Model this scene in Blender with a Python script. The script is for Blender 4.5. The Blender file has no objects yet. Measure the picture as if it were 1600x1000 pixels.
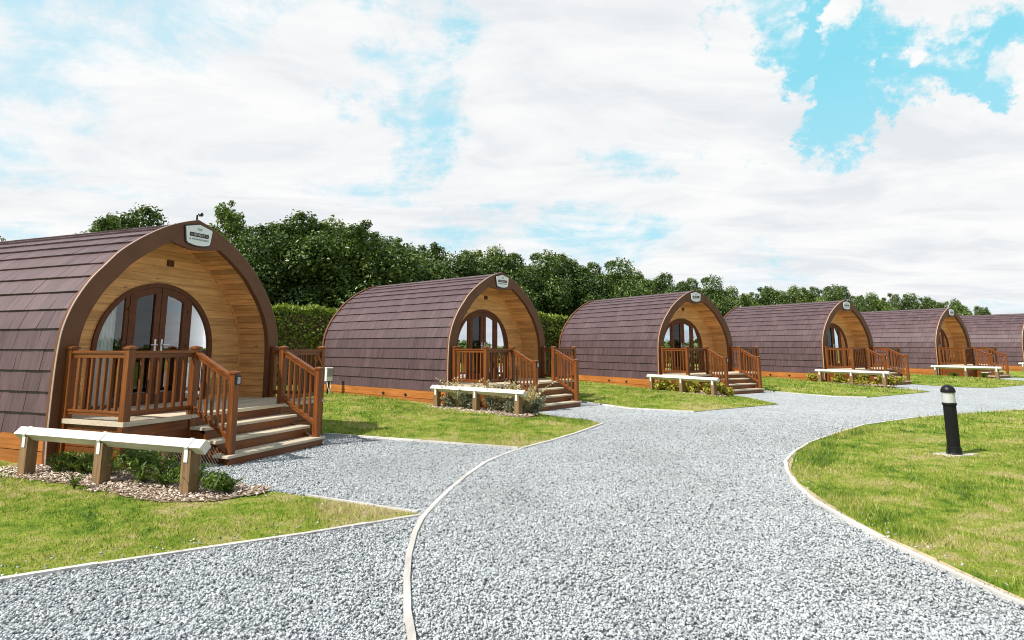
import bpy, bmesh, math, random
import numpy as np
from mathutils import Vector, Matrix
from mathutils.geometry import delaunay_2d_cdt

random.seed(7)
rng = np.random.default_rng(11)
scene = bpy.context.scene
COL = scene.collection
PI = math.pi

# ------------------------------------------------------------------ helpers
class MB:
    """collects quads/tris for ONE mesh, with an optional tint per face"""
    def __init__(s): s.v = []; s.f = []; s.t = []
    def poly(s, pts, tint=0.5):
        b = len(s.v); s.v += [tuple(p) for p in pts]
        s.f.append(tuple(range(b, b+len(pts)))); s.t.append(tint)
    def hexa(s, p, tint=0.5):
        """8 corners: bottom 4 ccw, top 4 ccw"""
        b = len(s.v); s.v += [tuple(q) for q in p]
        for q in ((0,3,2,1),(4,5,6,7),(0,1,5,4),(1,2,6,5),(2,3,7,6),(3,0,4,7)):
            s.f.append(tuple(b+i for i in q)); s.t.append(tint)
    def box(s, x0,x1,y0,y1,z0,z1, tint=0.5):
        s.hexa([(x0,y0,z0),(x1,y0,z0),(x1,y1,z0),(x0,y1,z0),(x0,y0,z1),(x1,y0,z1),(x1,y1,z1),(x0,y1,z1)], tint)
    def cbox(s, x0,x1,y0,y1,z0,z1, c=.006, tint=0.5):
        """box with chamfered vertical and top edges"""
        lo=[(x0+c,y0),(x1-c,y0),(x1,y0+c),(x1,y1-c),(x1-c,y1),(x0+c,y1),(x0,y1-c),(x0,y0+c)]
        a,bb=(x0+x1)/2,(y0+y1)/2
        kx=(x1-x0-2*c)/(x1-x0); ky=(y1-y0-2*c)/(y1-y0)
        up=[(a+(x-a)*kx,bb+(y-bb)*ky) for x,y in lo]
        b=len(s.v)
        for ring,z in ((lo,z0),(lo,z1-c),(up,z1)): s.v += [(x,y,z) for x,y in ring]
        for k in range(2):
            for i in range(8):
                j=(i+1)%8; s.f.append((b+k*8+i,b+k*8+j,b+k*8+8+j,b+k*8+8+i)); s.t.append(tint)
        s.f.append(tuple(b+16+i for i in range(8))); s.t.append(tint)
        s.f.append(tuple(b+7-i for i in range(8))); s.t.append(tint)
    def bar(s, a, b, w, h, tint=0.5, up=(0,0,1)):
        """rectangular bar from a to b, w sideways, h along up"""
        a=Vector(a); b=Vector(b); d=(b-a).normalized(); u=Vector(up)
        r=d.cross(u).normalized(); u=r.cross(d).normalized()
        r=r*w/2; u=u*h/2
        s.hexa([a-r-u,b-r-u,b+r-u,a+r-u,a-r+u,b-r+u,b+r+u,a+r+u][0:8], tint)
    def tube(s, pts, radii, n=8, tint=0.5, cap=True):
        pts=[Vector(p) for p in pts]
        if not hasattr(radii,'__len__'): radii=[radii]*len(pts)
        base=len(s.v); prev=None
        for i,p in enumerate(pts):
            d=(pts[min(i+1,len(pts)-1)]-pts[max(i-1,0)]).normalized()
            ref=Vector((0,0,1)) if abs(d.z)<.9 else Vector((1,0,0))
            r=d.cross(ref).normalized(); u=r.cross(d).normalized()
            for k in range(n):
                a=2*PI*k/n; s.v.append(tuple(p+(r*math.cos(a)+u*math.sin(a))*radii[i]))
        for i in range(len(pts)-1):
            for k in range(n):
                j=(k+1)%n
                s.f.append((base+i*n+k,base+i*n+j,base+(i+1)*n+j,base+(i+1)*n+k)); s.t.append(tint)
        if cap:
            s.f.append(tuple(base+n-1-k for k in range(n))); s.t.append(tint)
            s.f.append(tuple(base+(len(pts)-1)*n+k for k in range(n))); s.t.append(tint)
    def lathe(s, prof, n=24, x=0,y=0, tint=0.5):
        b=len(s.v)
        for r,z in prof:
            for k in range(n):
                a=2*PI*k/n; s.v.append((x+r*math.cos(a),y+r*math.sin(a),z))
        for i in range(len(prof)-1):
            for k in range(n):
                j=(k+1)%n
                s.f.append((b+i*n+k,b+i*n+j,b+(i+1)*n+j,b+(i+1)*n+k)); s.t.append(tint)
        s.f.append(tuple(b+n-1-k for k in range(n))); s.t.append(tint)
        s.f.append(tuple(b+(len(prof)-1)*n+k for k in range(n))); s.t.append(tint)
    def prism(s, pts, y0, y1, tint=0.5):
        """polygon in x,z extruded from y0 to y1"""
        n=len(pts); b=len(s.v)
        s.v += [(x,y0,z) for x,z in pts]+[(x,y1,z) for x,z in pts]
        s.f.append(tuple(range(b,b+n))); s.t.append(tint)
        s.f.append(tuple(b+2*n-1-i for i in range(n))); s.t.append(tint)
        for i in range(n):
            j=(i+1)%n; s.f.append((b+i,b+n+i,b+n+j,b+j)); s.t.append(tint)
    def band(s, po, pi_, y0, y1, closed=False, tint=0.5):
        """band between two x,z paths of equal length, extruded from y0 to y1"""
        n=len(po); b=len(s.v)
        for p,y in ((po,y0),(pi_,y0),(po,y1),(pi_,y1)): s.v += [(x,y,z) for x,z in p]
        m = n if closed else n-1
        for i in range(m):
            j=(i+1)%n
            for q in ((b+i,b+n+i,b+n+j,b+j),(b+2*n+i,b+2*n+j,b+3*n+j,b+3*n+i),
                      (b+i,b+j,b+2*n+j,b+2*n+i),(b+n+i,b+3*n+i,b+3*n+j,b+n+j)):
                s.f.append(q); s.t.append(tint)
        if not closed:
            for i in (0,n-1):
                s.f.append((b+i,b+2*n+i,b+3*n+i,b+n+i)); s.t.append(tint)
    def build(s, name, mat, parent=None, smooth=False, fix=True):
        me=bpy.data.meshes.new(name); me.from_pydata(s.v,[],s.f)
        at=me.attributes.new('tint','FLOAT','FACE'); at.data.foreach_set('value',s.t)
        if fix:
            bm=bmesh.new(); bm.from_mesh(me); bmesh.ops.recalc_face_normals(bm,faces=bm.faces); bm.to_mesh(me); bm.free()
        me.materials.append(mat)
        if smooth: me.polygons.foreach_set('use_smooth',[True]*len(me.polygons))
        o=bpy.data.objects.new(name,me); COL.objects.link(o)
        if parent: o.parent=parent
        return o

def raw_mesh(name, verts, faces_flat, k, mat, tint=None, parent=None):
    """fast mesh: verts (N,3), faces (M,k) ints, tint per face"""
    me=bpy.data.meshes.new(name); M=len(faces_flat)
    me.vertices.add(len(verts)); me.vertices.foreach_set('co',np.asarray(verts,np.float32).ravel())
    me.loops.add(M*k); me.loops.foreach_set('vertex_index',np.asarray(faces_flat,np.int32).ravel())
    me.polygons.add(M); me.polygons.foreach_set('loop_start',np.arange(0,M*k,k,dtype=np.int32))
    if tint is not None:
        at=me.attributes.new('tint','FLOAT','FACE'); at.data.foreach_set('value',np.asarray(tint,np.float32))
    me.update(calc_edges=True); me.materials.append(mat)
    o=bpy.data.objects.new(name,me); COL.objects.link(o)
    if parent: o.parent=parent
    return o

def empty(name, loc=(0,0,0), rz=0):
    o=bpy.data.objects.new(name,None); COL.objects.link(o); o.location=loc; o.rotation_euler=(0,0,rz)
    o.empty_display_size=.3
    return o
def tag(o,label=None,cat=None,group=None,kind=None):
    if label: o['label']=label
    if cat: o['category']=cat
    if group: o['group']=group
    if kind: o['kind']=kind
    return o
CH={}
def kids(o): return [c for c in bpy.data.objects if c.parent==o]
def copy_tree(o,parent=None,index=None):
    if index is None:
        index={}
        for c in bpy.data.objects:
            if c.parent: index.setdefault(c.parent.name,[]).append(c)
    c=o.copy(); COL.objects.link(c); c.parent=parent
    for ch in index.get(o.name,[]): copy_tree(ch,c,index)
    return c

# ------------------------------------------------------------------ materials
def newmat(name):
    m=bpy.data.materials.new(name); m.use_nodes=True; nt=m.node_tree
    return m,nt,nt.nodes,nt.links,nt.nodes['Principled BSDF']
def setp(p,rough=.6,spec=.4,metal=0):
    p.inputs['Roughness'].default_value=rough; p.inputs['Specular IOR Level'].default_value=spec; p.inputs['Metallic'].default_value=metal
def ramp(N,stops):
    r=N.new('ShaderNodeValToRGB'); e=r.color_ramp.elements
    while len(e)<len(stops): e.new(.5)
    for i,(p,c) in enumerate(stops): e[i].position=p; e[i].color=(*c,1)
    return r
def noise(N,L,vec,scale,detail=4,rough=.55,dist=0):
    n=N.new('ShaderNodeTexNoise'); n.inputs['Scale'].default_value=scale; n.inputs['Detail'].default_value=detail
    n.inputs['Roughness'].default_value=rough; n.inputs['Distortion'].default_value=dist
    if vec is not None: L.new(vec,n.inputs['Vector'])
    return n
def mapping(N,L,src,scale=(1,1,1),loc=(0,0,0)):
    m=N.new('ShaderNodeMapping'); m.inputs['Scale'].default_value=scale; m.inputs['Location'].default_value=loc
    L.new(src,m.inputs['Vector']); return m
def mixrgb(N,L,a,b,fac,mode='MIX'):
    m=N.new('ShaderNodeMix'); m.data_type='RGBA'; m.blend_type=mode
    for sock,val in ((m.inputs['Factor'],fac),(m.inputs[6],a),(m.inputs[7],b)):
        if isinstance(val,(int,float)): sock.default_value=val
        elif isinstance(val,tuple): sock.default_value=(*val,1)
        else: L.new(val,sock)
    return m.outputs[2]
def math_n(N,L,op,a,b=None,clamp=False):
    m=N.new('ShaderNodeMath'); m.operation=op; m.use_clamp=clamp
    for i,v in enumerate((a,b)):
        if v is None: continue
        if isinstance(v,(int,float)): m.inputs[i].default_value=v
        else: L.new(v,m.inputs[i])
    return m.outputs[0]
def bump(N,L,P,h,strength=.3,dist=.01):
    b=N.new('ShaderNodeBump'); b.inputs['Strength'].default_value=strength; b.inputs['Distance'].default_value=dist
    L.new(h,b.inputs['Height']); L.new(b.outputs[0],P.inputs['Normal'])
def attr(N,name='tint'):
    a=N.new('ShaderNodeAttribute'); a.attribute_name=name; return a.outputs['Fac']

def wood(name, dark, light, axis, rough=.55, spec=.35, knots=False, grain=1.0, tintamt=.5):
    m,nt,N,L,P=newmat(name); setp(P,rough,spec)
    tc=N.new('ShaderNodeTexCoord'); t=attr(N)
    off=N.new('ShaderNodeCombineXYZ')
    k=math_n(N,L,'MULTIPLY',t,37.0)
    for i in range(3): L.new(k,off.inputs[i])
    add=N.new('ShaderNodeVectorMath'); add.operation='ADD'; L.new(tc.outputs['Object'],add.inputs[0]); L.new(off.outputs[0],add.inputs[1])
    sc=[28*grain]*3; sc[axis]=1.6*grain
    mp=mapping(N,L,add.outputs[0],tuple(sc))
    n=noise(N,L,mp.outputs[0],1.0,5,.6,.6)
    r=ramp(N,[(.25,dark),(.75,light)]); L.new(n.outputs['Fac'],r.inputs[0])
    c=r.outputs[0]
    n2=noise(N,L,add.outputs[0],1.3,3)
    tt=math_n(N,L,'ADD',math_n(N,L,'MULTIPLY',math_n(N,L,'SUBTRACT',t,.5),tintamt),1.0)
    tt=math_n(N,L,'MULTIPLY',tt,math_n(N,L,'ADD',math_n(N,L,'MULTIPLY',n2.outputs['Fac'],.8),.60))
    g=N.new('ShaderNodeCombineColor')
    for i in range(3): L.new(tt,g.inputs[i])
    c=mixrgb(N,L,c,g.outputs[0],1.0,'MULTIPLY')
    if knots:
        sc2=[5.5]*3; sc2[axis]=2.2
        mk=mapping(N,L,add.outputs[0],tuple(sc2))
        v=N.new('ShaderNodeTexVoronoi'); v.inputs['Scale'].default_value=1.0; L.new(mk.outputs[0],v.inputs['Vector'])
        kr=ramp(N,[(.035,(1,1,1)),(.10,(0,0,0))]); L.new(v.outputs['Distance'],kr.inputs[0])
        c=mixrgb(N,L,c,(dark[0]*.35,dark[1]*.3,dark[2]*.3),math_n(N,L,'MULTIPLY',kr.outputs[0],.8))
    L.new(c,P.inputs['Base Color'])
    bump(N,L,P,n.outputs['Fac'],.25,.004)
    return m
def plain(name,col,rough=.5,spec=.4,metal=0,var=.25,scale=6,bmp=0):
    m,nt,N,L,P=newmat(name); setp(P,rough,spec,metal)
    tc=N.new('ShaderNodeTexCoord'); n=noise(N,L,tc.outputs['Object'],scale,5,.6)
    r=ramp(N,[(.3,tuple(c*(1-var) for c in col)),(.7,tuple(min(1,c*(1+var)) for c in col))]); L.new(n.outputs['Fac'],r.inputs[0])
    L.new(r.outputs[0],P.inputs['Base Color'])
    if bmp:
        n2=noise(N,L,tc.outputs['Object'],scale*20,3); bump(N,L,P,n2.outputs['Fac'],bmp,.003)
    return m

M={}
STX_D,STX_L=(.085,.0225,.0045),(.275,.083,.014)
M['stain_x']=wood('stained_wood_x',STX_D,STX_L,0,.42,.45)
M['stain_y']=wood('stained_wood_y',STX_D,STX_L,1,.42,.45)
M['stain_z']=wood('stained_wood_z',STX_D,STX_L,2,.42,.45)
M['base_y']=wood('base_board_wood',(.30,.10,.022),(.48,.185,.05),1,.5,.3)
M['clad_x']=wood('wall_cladding_wood',(.54,.255,.080),(.90,.52,.22),0,.5,.3,True,.8,.55)
M['clad_y']=wood('lining_cladding_wood',(.54,.245,.074),(.90,.51,.21),1,.5,.3,True,.8,.55)
M['deck_x']=wood('deck_board_tan',(.44,.365,.265),(.68,.59,.46),0,.7,.2,False,1.2,.25)
M['trim']=plain('brown_trim',(.155,.066,.033),.5,.25,0,.12,3,.12)
M['doorbrown']=plain('brown_door_frame',(.14,.046,.018),.45,.25,0,.18,9)
M['edge']=plain('pale_edge_strip',(.40,.31,.27),.4,.5,0,.15,8)
M['white']=plain('white_enamel',(.87,.88,.89),.35,.5,0,.04,5)
M['black']=plain('black_plastic',(.012,.012,.014),.38,.5,0,.2,8)
M['boll']=plain('black_bollard_paint',(.008,.008,.009),.42,.3,0,.3,30,.1)
M['chrome']=plain('steel',(.72,.72,.72),.25,.5,1,.08,10)
M['grey']=plain('grey_metal',(.40,.41,.42),.45,.5,.3,.1,10)
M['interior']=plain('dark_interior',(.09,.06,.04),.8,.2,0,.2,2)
M['galv']=plain('galvanised_strap',(.72,.75,.78),.5,.5,.0,.10,14)
M['letter']=plain('sign_lettering',(.10,.13,.16),.6,.3,0,.1,5)
M['letterp']=plain('sign_pale_lettering',(.75,.62,.55),.6,.3,0,.1,5)
M['concrete']=plain('pale_concrete',(.50,.46,.40),.9,.2,0,.22,9,.4)
M['rail']=wood('weathered_rail_wood',(.52,.48,.44),(.76,.73,.69),0,.75,.2,False,.8,.15)
M['postw']=wood('weathered_post_wood',(.13,.078,.036),(.33,.22,.12),2,.75,.2,True,1.0,.3)
M['kerb']=wood('bleached_edging_wood',(.42,.39,.365),(.70,.675,.645),1,.85,.15,True,.5,.35)

# roof tiles: purple brown, streaks and a tint per tile
m,nt,N,L,P=newmat('roof_tile'); setp(P,.5,.42)
tc=N.new('ShaderNodeTexCoord'); t=attr(N)
mp=mapping(N,L,tc.outputs['Object'],(2.5,24,2.5)); n=noise(N,L,mp.outputs[0],1.0,5,.65)
n2=noise(N,L,tc.outputs['Object'],220,2)
r=ramp(N,[(.28,(.062,.037,.042)),(.72,(.122,.075,.083))]); L.new(n.outputs['Fac'],r.inputs[0])
tt=math_n(N,L,'ADD',math_n(N,L,'MULTIPLY',t,.38),.83)
g=N.new('ShaderNodeCombineColor'); [L.new(tt,g.inputs[i]) for i in range(3)]
oi=N.new('ShaderNodeObjectInfo'); ov=math_n(N,L,'ADD',math_n(N,L,'MULTIPLY',oi.outputs['Random'],.22),.90)
av=N.new('ShaderNodeVectorMath'); av.operation='ADD'; L.new(tc.outputs['Object'],av.inputs[0]); ck=N.new('ShaderNodeCombineXYZ'); L.new(math_n(N,L,'MULTIPLY',oi.outputs['Random'],50.),ck.inputs[0]); L.new(ck.outputs[0],av.inputs[1])
st=noise(N,L,mapping(N,L,av.outputs[0],(.5,3.2,.35)).outputs[0],1.0,6,.7,.4); sr=ramp(N,[(.30,(.82,.83,.86)),(.5,(1,1,1)),(.72,(1.16,1.10,1.12))]); L.new(st.outputs['Fac'],sr.inputs[0])
c=mixrgb(N,L,mixrgb(N,L,r.outputs[0],g.outputs[0],1.0,'MULTIPLY'),sr.outputs[0],1.0,'MULTIPLY')
g2=N.new('ShaderNodeCombineColor'); [L.new(ov,g2.inputs[i]) for i in range(3)]
L.new(mixrgb(N,L,c,g2.outputs[0],1.0,'MULTIPLY'),P.inputs['Base Color'])
bump(N,L,P,n2.outputs['Fac'],.35,.004); M['tile']=m

# window glass: a thin pane that reflects and lets light through
m,nt,N,L,P=newmat('window_glass'); N.remove(P)
gl=N.new('ShaderNodeBsdfGlossy'); gl.inputs['Roughness'].default_value=.01; gl.inputs['Color'].default_value=(.95,.97,1,1)
tr=N.new('ShaderNodeBsdfTransparent'); tr.inputs['Color'].default_value=(.86,.90,.90,1)
fr=N.new('ShaderNodeFresnel'); fr.inputs['IOR'].default_value=1.5
mx=N.new('ShaderNodeMixShader'); L.new(math_n(N,L,'ADD',fr.outputs[0],.03),mx.inputs[0]); L.new(tr.outputs[0],mx.inputs[1]); L.new(gl.outputs[0],mx.inputs[2])
L.new(mx.outputs[0],N['Material Output'].inputs['Surface']); M['glass']=m
# curtain
m,nt,N,L,P=newmat('white_curtain'); setp(P,.9,.1); P.inputs['Base Color'].default_value=(.92,.93,.92,1)
tl=N.new('ShaderNodeBsdfTranslucent'); tl.inputs['Color'].default_value=(.8,.82,.8,1)
mx=N.new('ShaderNodeMixShader'); mx.inputs[0].default_value=.08; L.new(P.outputs[0],mx.inputs[1]); L.new(tl.outputs[0],mx.inputs[2])
L.new(mx.outputs[0],N['Material Output'].inputs['Surface']); M['curtain']=m
# bollard lens
m,nt,N,L,P=newmat('clear_lens'); setp(P,.12,.5); P.inputs['Base Color'].default_value=(.92,.94,.95,1); P.inputs['Transmission Weight'].default_value=.55
M['lens']=m

def foliage(name, dark, light, trans=.3, rough=.45, spec=.45):
    m,nt,N,L,P=newmat(name); setp(P,rough,spec); t=attr(N)
    r=ramp(N,[(0,dark),(1,light)]); L.new(t,r.inputs[0]); L.new(r.outputs[0],P.inputs['Base Color'])
    tl=N.new('ShaderNodeBsdfTranslucent')
    L.new(mixrgb(N,L,r.outputs[0],(1.0,1.0,.35),1.0,'MULTIPLY'),tl.inputs['Color'])
    mx=N.new('ShaderNodeMixShader'); mx.inputs[0].default_value=trans; L.new(P.outputs[0],mx.inputs[1]); L.new(tl.outputs[0],mx.inputs[2])
    L.new(mx.outputs[0],N['Material Output'].inputs['Surface']); return m
M['leaf']=foliage('tree_leaf',(.018,.048,.009),(.155,.235,.045),.25,.40,.5)
M['leaf2']=foliage('tree_leaf_pale',(.038,.080,.013),(.22,.31,.058),.28,.42,.5)
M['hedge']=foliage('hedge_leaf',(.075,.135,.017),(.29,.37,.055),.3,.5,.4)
M['shrub']=foliage('shrub_leaf',(.035,.080,.012),(.19,.29,.05),.3,.5,.4)
M['greyshrub']=foliage('grey_shrub_leaf',(.06,.075,.04),(.34,.35,.24),.2,.6,.3)
M['yellowshrub']=foliage('yellow_shrub_leaf',(.20,.20,.02),(.55,.48,.07),.3,.5,.4)
M['dry']=foliage('dry_stalk',(.36,.27,.13),(.75,.64,.40),.2,.8,.2)
M['bark']=plain('bark',(.09,.065,.045),.9,.2,0,.4,9,.5)
M['chip']=foliage('bark_chip',(.22,.14,.10),(.78,.66,.56),0,.85,.2)

def patch_noise(N,L):
    geo=N.new('ShaderNodeNewGeometry')
    a=noise(N,L,geo.outputs['Position'],.9,5,.65,.8); b=noise(N,L,geo.outputs['Position'],4.2,4,.7,.6)
    q=math_n(N,L,'ADD',math_n(N,L,'MULTIPLY',a.outputs['Fac'],.5),math_n(N,L,'MULTIPLY',b.outputs['Fac'],.5))
    out=math_n(N,L,'ADD',math_n(N,L,'MULTIPLY',math_n(N,L,'SUBTRACT',q,.5),2.1),.49)
    # worn, dry places in the turf
    for (x,y,r_,w_) in ((-1.3,6.35,1.1,.26),(-2.4,5.75,.9,.12),(-3.2,6.35,.7,.10),(.0,10.8,1.3,.14),(6.0,9.2,1.0,.12),(4.3,5.6,.7,.10),(4.4,7.4,.8,.09),(7.0,7.0,1.2,.10),(5.0,16.8,1.6,.12)):
        dn=N.new('ShaderNodeVectorMath'); dn.operation='DISTANCE'; L.new(geo.outputs['Position'],dn.inputs[0]); dn.inputs[1].default_value=(x,y,.05)
        mr=N.new('ShaderNodeMapRange'); mr.interpolation_type='SMOOTHSTEP'; L.new(dn.outputs['Value'],mr.inputs[0]); mr.inputs[1].default_value=0; mr.inputs[2].default_value=r_; mr.inputs[3].default_value=w_; mr.inputs[4].default_value=0
        out=math_n(N,L,'ADD',out,mr.outputs[0])
    return geo, out
GR=[(.26,(.075,.155,.014)),(.38,(.175,.275,.026)),(.51,(.285,.345,.050)),(.64,(.40,.385,.125)),(.76,(.50,.43,.22))]
# grass blades
m,nt,N,L,P=newmat('grass_blade'); setp(P,.55,.3)
geo,pn=patch_noise(N,L); r=ramp(N,GR); L.new(pn,r.inputs[0])
t=attr(N); tt=math_n(N,L,'ADD',math_n(N,L,'MULTIPLY',t,1.35),.42)
g=N.new('ShaderNodeCombineColor'); [L.new(tt,g.inputs[i]) for i in range(3)]
c=mixrgb(N,L,r.outputs[0],g.outputs[0],1.0,'MULTIPLY'); 
dry=ramp(N,[(.86,(0,0,0)),(.93,(1,1,1))]); L.new(t,dry.inputs[0])
c=mixrgb(N,L,c,(.55,.48,.24),math_n(N,L,'MULTIPLY',dry.outputs[0],.65)); L.new(c,P.inputs['Base Color'])
tl=N.new('ShaderNodeBsdfTranslucent'); L.new(c,tl.inputs['Color']); mx=N.new('ShaderNodeMixShader'); mx.inputs[0].default_value=.35
L.new(P.outputs[0],mx.inputs[1]); L.new(tl.outputs[0],mx.inputs[2]); L.new(mx.outputs[0],N['Material Output'].inputs['Surface']); M['blade']=m
# lawn sheet
m,nt,N,L,P=newmat('lawn'); setp(P,.9,.15)
geo,pn=patch_noise(N,L); r=ramp(N,[(p,tuple(q*.85 for q in cc)) for p,cc in GR]); L.new(pn,r.inputs[0])
f=noise(N,L,geo.outputs['Position'],38,6,.75); fr_=ramp(N,[(.3,(.45,.5,.4)),(.7,(1.45,1.4,1.3))]); L.new(f.outputs['Fac'],fr_.inputs[0])
L.new(mixrgb(N,L,r.outputs[0],fr_.outputs[0],1.0,'MULTIPLY'),P.inputs['Base Color']); bump(N,L,P,f.outputs['Fac'],.8,.03); M['lawn']=m
# far ground
M['field']=plain('rough_field',(.10,.14,.03),.95,.1,0,.3,.4)
# gravel sheet
m,nt,N,L,P=newmat('gravel'); setp(P,.8,.25)
geo=N.new('ShaderNodeNewGeometry')
v=N.new('ShaderNodeTexVoronoi'); v.inputs['Scale'].default_value=44; L.new(geo.outputs['Position'],v.inputs['Vector'])
sx=N.new('ShaderNodeSeparateColor'); L.new(v.outputs['Color'],sx.inputs[0])
r=ramp(N,[(.0,(.07,.078,.088)),(.12,(.17,.185,.20)),(.18,(.35,.38,.402)),(.7,(.50,.53,.553)),(1,(.68,.707,.72))]); L.new(sx.outputs[0],r.inputs[0])
big=noise(N,L,geo.outputs['Position'],.8,5,.65,.6); br=ramp(N,[(.33,(.90,.90,.89)),(.5,(.98,.98,.98)),(.68,(1.05,1.05,1.05))]); L.new(big.outputs['Fac'],br.inputs[0])
c=mixrgb(N,L,r.outputs[0],br.outputs[0],1.0,'MULTIPLY'); L.new(c,P.inputs['Base Color'])
inv=math_n(N,L,'SUBTRACT',1.0,v.outputs['Distance']); bump(N,L,P,inv,1.0,.022); M['gravel']=m
# loose stones
m,nt,N,L,P=newmat('gravel_stone'); setp(P,.75,.3); t=attr(N)
r=ramp(N,[(0,(.06,.068,.078)),(.10,(.17,.185,.20)),(.16,(.36,.387,.41)),(.7,(.51,.538,.56)),(1,(.71,.732,.748))]); L.new(t,r.inputs[0])
geo=N.new('ShaderNodeNewGeometry'); n=noise(N,L,geo.outputs['Position'],90,3); nr=ramp(N,[(.3,(.8,.8,.8)),(.7,(1.12,1.12,1.12))]); L.new(n.outputs['Fac'],nr.inputs[0])
big=noise(N,L,geo.outputs['Position'],.8,5,.65,.6); br=ramp(N,[(.33,(.90,.90,.89)),(.5,(.98,.98,.98)),(.68,(1.05,1.05,1.05))]); L.new(big.outputs['Fac'],br.inputs[0])
L.new(mixrgb(N,L,mixrgb(N,L,r.outputs[0],nr.outputs[0],1.0,'MULTIPLY'),br.outputs[0],1.0,'MULTIPLY'),P.inputs['Base Color']); M['stone']=m
# bed soil
M['soil']=plain('bark_mulch',(.27,.20,.14),.95,.1,0,.5,30,.8)
M['sand']=plain('bare_sandy_soil',(.46,.36,.25),.95,.1,0,.25,14,.6)

# ------------------------------------------------------------------ camera, sky, sun
F=952.75; PITCH=.1522; CPY=395.48; HC=1.63
cam=bpy.data.cameras.new('camera'); co=bpy.data.objects.new('camera',cam); COL.objects.link(co); scene.camera=co
co.location=(0,0,HC); co.rotation_euler=(PI/2+PITCH,0,0)
cam.sensor_width=36; cam.lens=F/1600*36; cam.shift_y=-(500-CPY)/1600; cam.clip_start=.05; cam.clip_end=3000
SUN_AZ=Vector((-.86,-.51,0)).normalized(); SUN_EL=math.radians(50)
sd=SUN_AZ*math.cos(SUN_EL)+Vector((0,0,math.sin(SUN_EL)))
sl=bpy.data.lights.new('sun','SUN'); sl.energy=5.0; sl.angle=math.radians(.6); sl.color=(1,.945,.86)
so=bpy.data.objects.new('sun',sl); COL.objects.link(so); so.rotation_euler=sd.to_track_quat('Z','Y').to_euler(); so.location=sd*30

w=bpy.data.worlds.new('World'); scene.world=w; w.use_nodes=True; nt=w.node_tree; N=nt.nodes; L=nt.links
bg=N['Background']; bg.inputs['Strength'].default_value=.1
sky=N.new('ShaderNodeTexSky'); sky.sky_type='NISHITA'; sky.sun_disc=False; sky.sun_elevation=SUN_EL
sky.sun_rotation=math.atan2(sd.x,sd.y); sky.air_density=1.0; sky.dust_density=.6; sky.ozone_density=1.5
tc=N.new('ShaderNodeTexCoord'); D=tc.outputs['Generated']
sep=N.new('ShaderNodeSeparateXYZ'); L.new(D,sep.inputs[0])
den=math_n(N,L,'ADD',math_n(N,L,'MAXIMUM',sep.outputs[2],0.0),.10)
px=math_n(N,L,'DIVIDE',sep.outputs[0],den); pyy=math_n(N,L,'DIVIDE',sep.outputs[1],den)
cmb=N.new('ShaderNodeCombineXYZ'); L.new(px,cmb.inputs[0]); L.new(pyy,cmb.inputs[1])
n1=noise(N,L,mapping(N,L,cmb.outputs[0],(.62,1.0,1),(3.1,1.7,0)).outputs[0],1.25,9,.60,.35)
n2=noise(N,L,mapping(N,L,cmb.outputs[0],(.62,1.0,1),(8.4,2.2,4)).outputs[0],2.0,7,.62,.5)
# openings in the cloud: direction, inner and outer cosine, weight
n3=noise(N,L,mapping(N,L,D,(1,1,1.9),(2.3,5.1,.4)).outputs[0],5.5,12,.68,.35)
def pix_dir(u,v):
    a,b_=(u-800)/F,(CPY-v)/F; c_,s_=math.cos(PITCH),math.sin(PITCH); return Vector((a,c_-s_*b_,s_+c_*b_)).normalized()
# gaps (+) and banks (-) of cloud, as directions in the sky with an angular radius and a weight
gaps=[(1215,25,105,.38),(1300,92,95,.38),(1385,150,110,.42),(1310,228,95,.20),(1475,95,85,.30),(1540,40,120,.34),(1190,160,120,-.22),(1420,25,110,-.34),(1330,80,60,-.20),(1010,120,360,-.25),(1520,270,240,-.22),(1570,150,130,-.25),(690,115,190,.17),(620,165,160,.12),(170,165,240,.17),(60,50,160,.0),(480,110,150,.12),(960,325,190,.20),(1190,270,140,.14),(400,260,240,-.20),(760,230,160,-.16),(1480,420,240,-.10)]
wn=noise(N,L,D,7.0,8,.65); wv=N.new('ShaderNodeVectorMath'); wv.operation='SUBTRACT'; L.new(wn.outputs['Color'],wv.inputs[0]); wv.inputs[1].default_value=(.5,.5,.5)
ws_=N.new('ShaderNodeVectorMath'); ws_.operation='SCALE'; L.new(wv.outputs[0],ws_.inputs[0]); ws_.inputs['Scale'].default_value=.50
wa_=N.new('ShaderNodeVectorMath'); wa_.operation='ADD'; L.new(D,wa_.inputs[0]); L.new(ws_.outputs[0],wa_.inputs[1])
wnn=N.new('ShaderNodeVectorMath'); wnn.operation='NORMALIZE'; L.new(wa_.outputs[0],wnn.inputs[0]); DW=wnn.outputs[0]
holes=[(pix_dir(u,v),(r_/F)**2/2,w_) for u,v,r_,w_ in gaps]
dens=math_n(N,L,'ADD',math_n(N,L,'MULTIPLY',n1.outputs['Fac'],.50),math_n(N,L,'MULTIPLY',n3.outputs['Fac'],.50))
tot=None
for d,wd,wt in holes:
    v=Vector(d).normalized(); wd=abs(wd)
    dp=N.new('ShaderNodeVectorMath'); dp.operation='DOT_PRODUCT'; L.new(DW,dp.inputs[0]); dp.inputs[1].default_value=v
    mr=N.new('ShaderNodeMapRange'); mr.interpolation_type='SMOOTHSTEP'; L.new(dp.outputs['Value'],mr.inputs[0])
    mr.inputs[1].default_value=1-wd; mr.inputs[2].default_value=1; mr.inputs[3].default_value=0; mr.inputs[4].default_value=wt
    tot=mr.outputs[0] if tot is None else math_n(N,L,'ADD',tot,mr.outputs[0])
dens=math_n(N,L,'ADD',math_n(N,L,'MULTIPLY',math_n(N,L,'SUBTRACT',dens,.5),2.3),.5)
dens=math_n(N,L,'SUBTRACT',math_n(N,L,'ADD',dens,.17),tot)
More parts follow.
